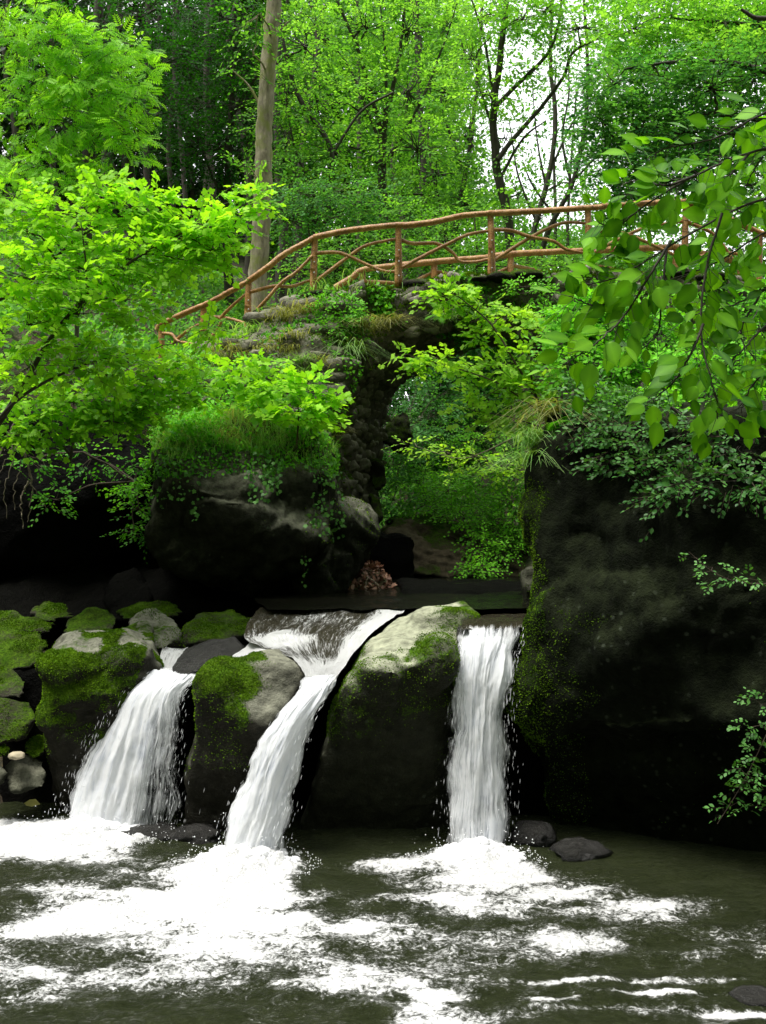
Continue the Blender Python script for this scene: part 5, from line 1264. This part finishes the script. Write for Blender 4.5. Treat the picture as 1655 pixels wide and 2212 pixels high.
for lab, cl in (('small bright plant below the second railing post from the left', [(585, 745, 12, 30, 14, .7), (560, 725, 12, 20, 12, .4)]),
                ('small bright plant on the left wing wall of the bridge', [(450, 790, 11.6, 45, 16, .8), (500, 770, 11.7, 30, 12, .5)]),
                ('leafy creeper on the bridge wall above the arch crown', [(1130, 620, 11.9, 40, 14, .7), (1180, 640, 11.9, 30, 20, .7), (1230, 620, 11.9, 30, 14, .5)]),
                ('leafy plants on the wall top beneath the foreground branch', [(1300, 625, 11.9, 40, 16, .6), (1400, 640, 11.9, 40, 16, .5), (1520, 625, 11.9, 40, 14, .5)])):
    plant('creeper', lab, 'plant', P(cl[0][0], cl[0][1] + 15, cl[0][2]), cl, T_OVAL, 'shrub', .05, per=45, tlen=.18, nl=7, tint=(.4, .9), branch_r=.005, up=(0, -.6, 1.))
plant('shrub', 'dark fern-like plants hanging in the shade of the left bank', 'shrub', P(290, 1040, 9.8),
  [(285, 1060, 9.7, 35, 14, .5, .3), (300, 1100, 9.6, 35, 16, .5), (290, 1150, 9.6, 30, 20, .4), (300, 1010, 9.8, 30, 30, .4), (120, 1080, 9.8, 30, 30, .4), (200, 990, 10, 60, 30, .5), (70, 990, 9.8, 60, 30, .5, .1)], T_OVAL, 'shrub', .05, per=55, tlen=.2, nl=8, tint=(.0, .5))

# foreground beech twigs
def beech():
    th = thing('beech_branch', 'close beech branches with large dark green leaves hanging in from the right', 'branch', P(1760, 300, 3.7))
    la, ta = Acc(), Acc()
    tw = [([(1760, 190), (1640, 250), (1540, 300), (1440, 320), (1400, 345)], 3.7, 1.), ([(1760, 300), (1620, 330), (1500, 380), (1400, 440), (1330, 490), (1290, 480)], 3.6, 1.),
          ([(1760, 400), (1620, 440), (1500, 500), (1400, 560), (1330, 600), (1240, 620)], 3.6, 1.), ([(1560, 460), (1530, 560), (1515, 660), (1520, 760), (1545, 850), (1550, 905)], 3.5, 1.),
          ([(1450, 520), (1400, 600), (1350, 680), (1290, 740), (1215, 790)], 3.5, 1.), ([(1520, 700), (1490, 770), (1450, 830), (1400, 870)], 3.5, .9), ([(1760, 560), (1660, 620), (1580, 660), (1500, 680)], 3.7, 1.),
          ([(1760, 720), (1680, 780), (1620, 840), (1600, 890)], 3.6, .9), ([(1760, 480), (1660, 500), (1560, 560), (1470, 600)], 3.8, 1.), ([(1620, 330), (1560, 400), (1540, 450)], 3.7, 1.), ([(1760, 240), (1690, 280), (1640, 350), (1600, 420)], 3.8, 1.),
          ([(1760, 640), (1660, 700), (1600, 760), (1560, 800)], 3.7, 1.), ([(1500, 380), (1440, 400), (1380, 390), (1340, 400)], 3.6, 1.), ([(1400, 560), (1350, 540), (1300, 560)], 3.6, .9), ([(1640, 640), (1600, 720), (1640, 790)], 3.9, 1.), ([(1760, 340), (1680, 380), (1600, 480), (1580, 560)], 3.9, 1.),
          ([(1440, 540), (1430, 640), (1420, 720), (1380, 760)], 3.7, .7), ([(1350, 640), (1290, 660), (1230, 640)], 3.6, .9)]
    for pts, Y, dn in tw:
        q = interp_poly([P(x, y, Y + RNG.normal() * .03) for x, y in pts], 40)
        tube(ta, q, .0055, .0018, sides=5, wob=.002)
        ln = np.linalg.norm(np.diff(q, axis=0), axis=1).sum(); m = int(ln / .0155 * dn)
        idx = np.linspace(3, 38, m).astype(int); T_ = unit(np.gradient(q, axis=0))
        pos = q[idx]; side = unit(np.cross(T_[idx], np.array([[0, -1., .0]])))
        sg = np.where(np.arange(m) % 2 == 0, 1., -1.)[:, None]
        # short side shoots carry the leaves off the twig
        off = RNG.uniform(.01, .12, (m, 1))
        d = T_[idx] * .7 + side * sg * .8 + RNG.normal(size=(m, 3)) * .3 + np.array([[0, 0, -.35]])
        e = pos + unit(d) * off
        twigs3(ta, pos, e, np.full(m, .0015))
        nrm = np.array([[.1, -.75, .75]]) + RNG.normal(size=(m, 3)) * .5
        leaves(la, T_BEECH, e, d, nrm, RNG.uniform(.05, .106, m), RNG.uniform(.1, .8, m))
    e = P(1640, 985, 3.6)[None]
    leaves(la, T_BEECH, e, np.array([[1., 0, .1]]), np.array([[0, -.5, 1.]]), [.09], [.9])
    la.build('foliage', M['beech'], th, True); ta.build('twigs', M['darkbark'], th, True)['kind'] = 'stuff'
beech()


# ---- ferns
def fern(label, base, dirs, length, mat='fern'):
    th = thing('fern', label, 'fern', base)
    for d0 in dirs:
        la = Acc()
        d = unit(np.array(d0, float)); Ln = length * RNG.uniform(.8, 1.1); n = 22
        t = np.linspace(0, 1, n); q = base + d * (t * Ln)[:, None]; q[:, 2] -= .45 * Ln * t ** 2
        Tn = unit(np.gradient(q, axis=0)); sd = unit(np.cross(Tn, np.array([[0, 0, 1.]]))); up = np.cross(sd, Tn)
        la_t = Acc(); tube(la_t, q, .004, .001, sides=4)
        for s in (-1, 1):
            w = Ln * .26 * np.sin(np.clip(t * 1.02 + .08, 0, 1) * math.pi) ** .7
            ld = sd * s + Tn * .35 - np.array([[0, 0, .18]])
            m = 8
            for k in range(m):     # each pinna made of little lobes
                f = (k + .5) / m
                pos = q + unit(ld) * (w * f)[:, None]
                for s2 in (-1, 1):
                    leaves(la, T_FAR, pos, Tn * s2 + ld * .5, up + RNG.normal(size=q.shape) * .15, np.maximum(w * .2 * (1.15 - f), .004), .5 + RNG.normal(size=n) * .15 + .1)
        la.build('frond', M[mat], th); la_t.build('stalk', M['twig'], th)
    return th
fern('bright fern arching right from the shoulder of the right cliff', hit(1185, 930, .1, 7.9), [(1, -.6, .75), (1, -.3, .45), (.8, -.8, .35), (.4, -.9, .6), (.9, -.5, 1.1)], .42)
fern('small fern on the underside of the bridge wall near the arch crown', hit(945, 680, .1, 12), [(.2, -1, -.2), (-.6, -.8, 0), (.7, -.7, .1)], .3)
fern('small fern rooted on the left bank beside the boulder', hit(300, 1055, .25, 9.8), [(-.6, -.8, .4), (.5, -.8, .5), (0, -1, .2), (-.9, -.3, .1)], .32)


# ---- grasses
def tuft(label, px, py, n, h, lean=(0, -.3, 0), mat='grass', Y=None, w=.006, spread=.07, droop=1.1, name='grass_tuft', cat='grass tuft'):
    a = Acc(); b = P(px, py, Y) if Y else hit(px, py, .02)
    base = b + RNG.normal(size=(n, 3)) * spread * np.array([1, .5, .4])
    blades(a, base, RNG.uniform(.5, 1.15, n) * h, np.array([lean]), np.full(n, w) * RNG.uniform(.6, 1.2, n), RNG.uniform(.1, 1, n), droop=droop)
    th = thing(name, label, cat, b)
    a.build('blades', M[mat], th)['kind'] = 'stuff'
    return th
tuft('pale arching grass tuft below the third railing post on the bridge wall', 775, 715, 130, .42, (0, -.5, 0), 'drygrass', droop=1.5)
tuft('long hanging grass tuft at the left shoulder of the arch', 835, 705, 150, .5, (0, -.6, 0), 'drygrass', droop=1.7)
tuft('dark hanging grass under the shrub at the left spring of the arch', 760, 760, 120, .5, (0, -.5, 0), 'grass', droop=1.9)
tuft('dry grass clump between first and second bridge posts', 620, 690, 160, .35, (0, -.5, 0), 'drygrass', droop=1.3, spread=.12)
tuft('pale grass clump on the stones left of the arch shrub', 655, 675, 130, .32, (.2, -.5, 0), 'drygrass', droop=1.3, spread=.1)
tuft('yellowish grass tuft on the rubble above the boulder', 645, 815, 90, .3, (0, -.5, 0), 'grass', droop=1.1)
tuft('dry grass at the foot of the left wing wall', 500, 770, 150, .3, (-.2, -.4, 0), 'drygrass', droop=1.2, spread=.15)
tuft('grass tuft at the top of the first railing post foot', 545, 720, 90, .28, (0, -.4, 0), 'grass', droop=1.1, spread=.1)
tuft('grass hanging from the bridge wall under the small fern', 965, 690, 90, .38, (0, -.6, 0), 'grass', droop=1.7)
tuft('tall grass leaning over the left shoulder of the right cliff', 1165, 960, 170, .42, (-.2, -.5, 0), 'grass', Y=7.9, droop=1.3, spread=.1)
tuft('dry grass hanging over the top edge of the right cliff beneath the young maple', 1195, 900, 150, .5, (0, -.6, 0), 'drygrass', Y=7.9, droop=1.7, spread=.09)
tuft('grass trailing down the left edge of the right cliff', 1150, 1000, 110, .35, (-.3, -.5, 0), 'grass', Y=7.75, droop=1.6, spread=.06)
tuft('white-green grass tuft hanging at the right shoulder of the boulder', 715, 935, 80, .3, (.3, -.5, 0), 'drygrass', droop=1.5)
tuft('thin grass between the second and third posts on the deck edge', 800, 615, 90, .22, (0, -.3, 0), 'grass', Y=12.2, droop=.8, spread=.3)
tuft('thin grass by the second railing post', 690, 640, 90, .22, (0, -.3, 0), 'grass', Y=12.15, droop=.8, spread=.18)

a = Acc(); p, nn = surf_samples(BOULD, 7000, lambda c, n: (c[:, 2] > 2.93 + .1 * perlin(c * 2)) * np.clip(n[:, 2] + .1, 0, 1) * (c[:, 1] < 11) + 1e-8)
blades(a, p, RNG.uniform(.06, .36, len(p)) * (.6 + .6 * RNG.random(len(p))), np.array([[0, -.35, 0]]), np.full(len(p), .003), .45 + .35 * perlin(p * 3) + RNG.normal(size=len(p)) * .2, seg=3, droop=.8)
tag(a.build('grass', M['grass']), 'fine grass growing on top of the huge boulder', 'grass', kind='stuff')
a = Acc(); p, nn = surf_samples(BOULD, 520, lambda c, n: (c[:, 2] > 3.0) * (n[:, 2] > .2) * (c[:, 1] < 10.6) + 1e-8)
blades(a, p, RNG.uniform(.2, .5, len(p)), np.array([[0, -.3, 0]]), np.full(len(p), .0045), RNG.uniform(.3, 1, len(p)), seg=4, droop=1.)
tag(a.build('tall_grass', M['drygrass']), 'taller pale grass stalks scattered on the boulder top', 'grass', kind='stuff')
a = Acc(); p, nn = surf_samples(BOULD, 1500, lambda c, n: (c[:, 2] > 2.95) * (n[:, 2] > .2) * (c[:, 1] < 10.6) * (perlin(c * 2.4) > -.05) + 1e-8)
p = np.repeat(p, 3, 0) + RNG.normal(size=(len(p) * 3, 3)) * .03; p[:, 2] += RNG.uniform(.05, .2, len(p))
leaves(a, T_OVAL, p, RNG.normal(size=p.shape), np.array([[0, -.5, 1.]]) + RNG.normal(size=p.shape) * .4, RNG.uniform(.025, .055, len(p)), RNG.uniform(.2, 1., len(p)))
tag(a.build('weeds', M['shrub']), 'small leafy weeds among the grass on the boulder top', 'weeds', kind='stuff')
# leafy ground cover: creeping herbs on the boulder brow, banks and bridge shoulder
a = Acc(); p, nn = surf_samples(BOULD, 5200, lambda c, n: ((c[:, 2] > 2.75 + .15 * perlin(c * 3)) & (c[:, 2] < 3.25)) * (n[:, 1] < .3) * 1. + 1e-8)
leaves(a, T_OVAL, p + nn * .02, RNG.normal(size=p.shape) + np.array([[0, -.3, -.6]]), nn + RNG.normal(size=p.shape) * .5 + [0, -.3, .6], RNG.uniform(.025, .05, len(p)), RNG.uniform(.1, .8, len(p)))
p, nn = surf_samples(bme, 6500, lambda c, n: (c[:, 0] < -1.2) * (n[:, 1] < .1) * (perlin(c * 2) > -.05) + .35 * (c[:, 2] > 4.7) * (n[:, 1] < 0) * (perlin(c * 2.5) > .2) + 1e-8)
leaves(a, T_OVAL, p + nn * .03, RNG.normal(size=p.shape) + np.array([[0, -.3, -.5]]), nn + RNG.normal(size=p.shape) * .5 + [0, -.3, .6], RNG.uniform(.03, .07, len(p)), RNG.uniform(.1, .9, len(p)))
p, nn = surf_samples(BK2, 5200, lambda c, n: (n[:, 1] < .2) * (perlin(c * 2.3) > .0) + 1e-7)
leaves(a, T_OVAL, p + nn * .05, RNG.normal(size=p.shape) + np.array([[0, -.3, -.5]]), nn + RNG.normal(size=p.shape) * .5 + [0, -.3, .6], RNG.uniform(.025, .06, len(p)), RNG.uniform(.1, .8, len(p)))
tag(a.build('ground_cover', M['shrub']), 'creeping herbs on the boulder brow and the bridge shoulder', kind='stuff')
a = Acc(); n = 60000
X = RNG.uniform(-9, 9, n); Y = RNG.uniform(11.5, 24, n); Z = ground_z(X, Y)
k = (Z > 1.9) & (fbm(np.stack([X, Y, Z], 1) * .8, 3) > -.45); p = np.stack([X, Y, Z], 1)[k]; p[:, 2] += RNG.uniform(.02, .35, len(p))
leaves(a, T_FAR, p, RNG.normal(size=p.shape), np.array([[0, -.5, 1.]]) + RNG.normal(size=p.shape) * .4, RNG.uniform(.06, .13, len(p)), RNG.uniform(0, .9, len(p)))
tag(a.build('undergrowth', M['mid']), 'low undergrowth on the banks and the slope', kind='stuff')


for k in range(26):      # more tufts over the mossy bank and the shoulder of the arch
    x = RNG.uniform(430, 860); y = np.interp(x, [430, 560, 700, 860], [820, 760, 700, 690]) + RNG.uniform(-45, 90) * (x < 760) + RNG.uniform(-10, 40)
    tuft('small grass tuft growing between the stones of the bank and bridge wall', x, y, 45, .24 + .12 * RNG.random(), (0, -.5, 0), 'drygrass' if k % 2 else 'grass', droop=1.3 + .3 * RNG.random())['group'] = 'small grass tufts on the bridge wall'


# ---- ivy strands on the boulder
def ivy(label, strands, per=16, size=.035):
    th = thing('ivy', label, 'ivy', hit(*strands[0][0]))
    la, ta = Acc(), Acc()
    for st in strands:
        q = np.array([hit(x + RNG.normal() * 2, y, .035, 9.6) for x, y in st]); q[:, 1] = np.minimum(q[:, 1], np.minimum.accumulate(q[:, 1]) + .12)
        q = interp_poly(q, 14); tube(ta, q, .003, .0015, sides=4, wob=.004)
        m = per * (len(st)); i = RNG.integers(0, 14, m)
        p = q[i] + RNG.normal(size=(m, 3)) * np.array([.035, .02, .05])
        leaves(la, T_MAPLE, p, RNG.normal(size=(m, 3)) * .5 + np.array([[0, -.2, -1.]]), RNG.normal(size=(m, 3)) * .35 + np.array([[0, -1, .6]]), RNG.uniform(.6, 1.3, m) * size, RNG.uniform(.2, 1., m))
    la.build('foliage', M['ivy'], th); ta.build('stems', M['twig'], th, True)
ivy('pale ivy trailing from the boulder brow beside the bare grey patch', [[(x + 2, 985), (x, 1030), (x - 3, 1090 - abs(x - 570))] for x in (545, 560, 572, 586, 598)], 12)
ivy('ivy curtain hanging down the right shoulder of the boulder', [[(x, 950), (x + 2, 1020), (x + 4, 1090), (x, 1150)] for x in (672, 690, 706, 720, 732)], 13)
ivy('ivy and small creepers spilling over the left brow of the boulder', [[(x, 950 + abs(x - 400) * .2), (x + 3, 1010), (x - 2, 1060 + (x % 7) * 8)] for x in (345, 362, 380, 402, 425)], 13)
ivy('single long ivy strand low on the right of the boulder', [[(662, 1130), (664, 1190), (660, 1250)]], 8, .03)


# ---- bare roots on the left bank
def roots(label, strands, r=.008, mat='root'):
    th = thing('roots', label, 'roots', P(*strands[0][0], 9.5))
    for st in strands:
        a = Acc(); Y = 9.5 + RNG.uniform(-.15, .25)
        tube(a, [P(x, y, Y) for x, y in st], r * RNG.uniform(.8, 1.4), r * .35, sides=6, n=26, wob=.012); a.build('root', M[mat], th, True)
roots('tangle of pale bare roots hanging over the dark left bank', [
    [(30, 915), (5, 970), (-10, 1030)], [(60, 925), (40, 960), (10, 1000), (-10, 1060)], [(48, 930), (55, 985), (35, 1040), (30, 1100)], [(75, 930), (80, 965), (95, 990), (85, 1015)], [(40, 940), (62, 1010), (70, 1060), (60, 1130)],
    [(20, 930), (28, 990), (10, 1060), (14, 1120)], [(0, 920), (30, 950), (60, 1000), (72, 1050), (98, 1100)], [(90, 925), (70, 950), (40, 965), (8, 975)], [(62, 1040), (46, 1080), (52, 1140)]])
roots('few thin brown roots dangling over the bare patch of the boulder', [[(442, 1010), (446, 1040), (440, 1070)], [(448, 1012), (452, 1050), (458, 1075)], [(495, 1030), (488, 1060), (484, 1075)]], .004)
roots('twisted twigs at the foot of the leaf heap under the arch', [[(800, 1250), (815, 1262), (822, 1275)], [(795, 1245), (790, 1270), (800, 1285)]], .006)

# ================================================================== LIGHT + CAMERA
w = bpy.data.worlds.new("World"); SC.world = w; w.use_nodes = True
nt = w.node_tree; nt.nodes.clear()
EL, AZ = math.radians(69), math.radians(-35)     # high sun behind thin cloud, from the left
sky = N(nt, 'ShaderNodeTexSky', sky_type='NISHITA'); sky.sun_disc = False
sky.sun_elevation = EL; sky.sun_rotation = math.radians(246); sky.air_density = 1; sky.dust_density = 4
hs = N(nt, 'ShaderNodeHueSaturation'); hs.inputs['Saturation'].default_value = .25; L(nt, sky.outputs[0], hs.inputs['Color'])
tc = N(nt, 'ShaderNodeTexCoord'); sx = N(nt, 'ShaderNodeSeparateXYZ'); L(nt, tc.outputs['Generated'], sx.inputs[0])
# low sky behind the viewer darkened to cut front fill, like unseen gorge woods
back = ramp(nt, math_(nt, 'MULTIPLY_ADD', sx.outputs[1], .5, .5), [(.46, 1), (.62, 0)])
low = ramp(nt, sx.outputs[2], [(.55, 1), (.9, 0)])
mask = math_(nt, 'MULTIPLY', back.outputs[0], low.outputs[0])
cloud = mix(nt, .75, hs.outputs[0], (15.5, 15.6, 16.))
colr = mix(nt, mask, cloud, (1.1, 1.5, .85))
bg = N(nt, 'ShaderNodeBackground'); L(nt, colr, bg.inputs[0]); bg.inputs[1].default_value = .15
wo = N(nt, 'ShaderNodeOutputWorld'); L(nt, bg.outputs[0], wo.inputs[0])

sl = bpy.data.lights.new('sun', 'SUN'); sl.energy = 5.; sl.angle = math.radians(22); sl.color = (1, .97, .9)
so = bpy.data.objects.new('sun', sl); COL.objects.link(so)
# the sun stands high, to the left and a little behind the viewer
sd = Vector((-.32, -.14, .94)).normalized()
so.rotation_euler = sd.to_track_quat('Z', 'Y').to_euler()

cam = bpy.data.cameras.new('camera'); co = bpy.data.objects.new('camera', cam); COL.objects.link(co)
co.location = (0, 0, H); co.rotation_euler = (math.radians(90), 0, 0)
cam.sensor_fit = 'VERTICAL'; cam.sensor_height = 36; cam.lens = F / 2212 * 36
cam.clip_start = .05; cam.clip_end = 5000
SC.camera = co
SC.view_settings.view_transform = 'Standard'; SC.view_settings.look = 'None'; SC.view_settings.exposure = 0
SC.render.engine = 'CYCLES'
cy = SC.cycles
cy.max_bounces = 6; cy.diffuse_bounces = 3; cy.glossy_bounces = 2; cy.transmission_bounces = 4; cy.transparent_max_bounces = 12
cy.use_denoising = True
cy.sample_clamp_indirect = 4
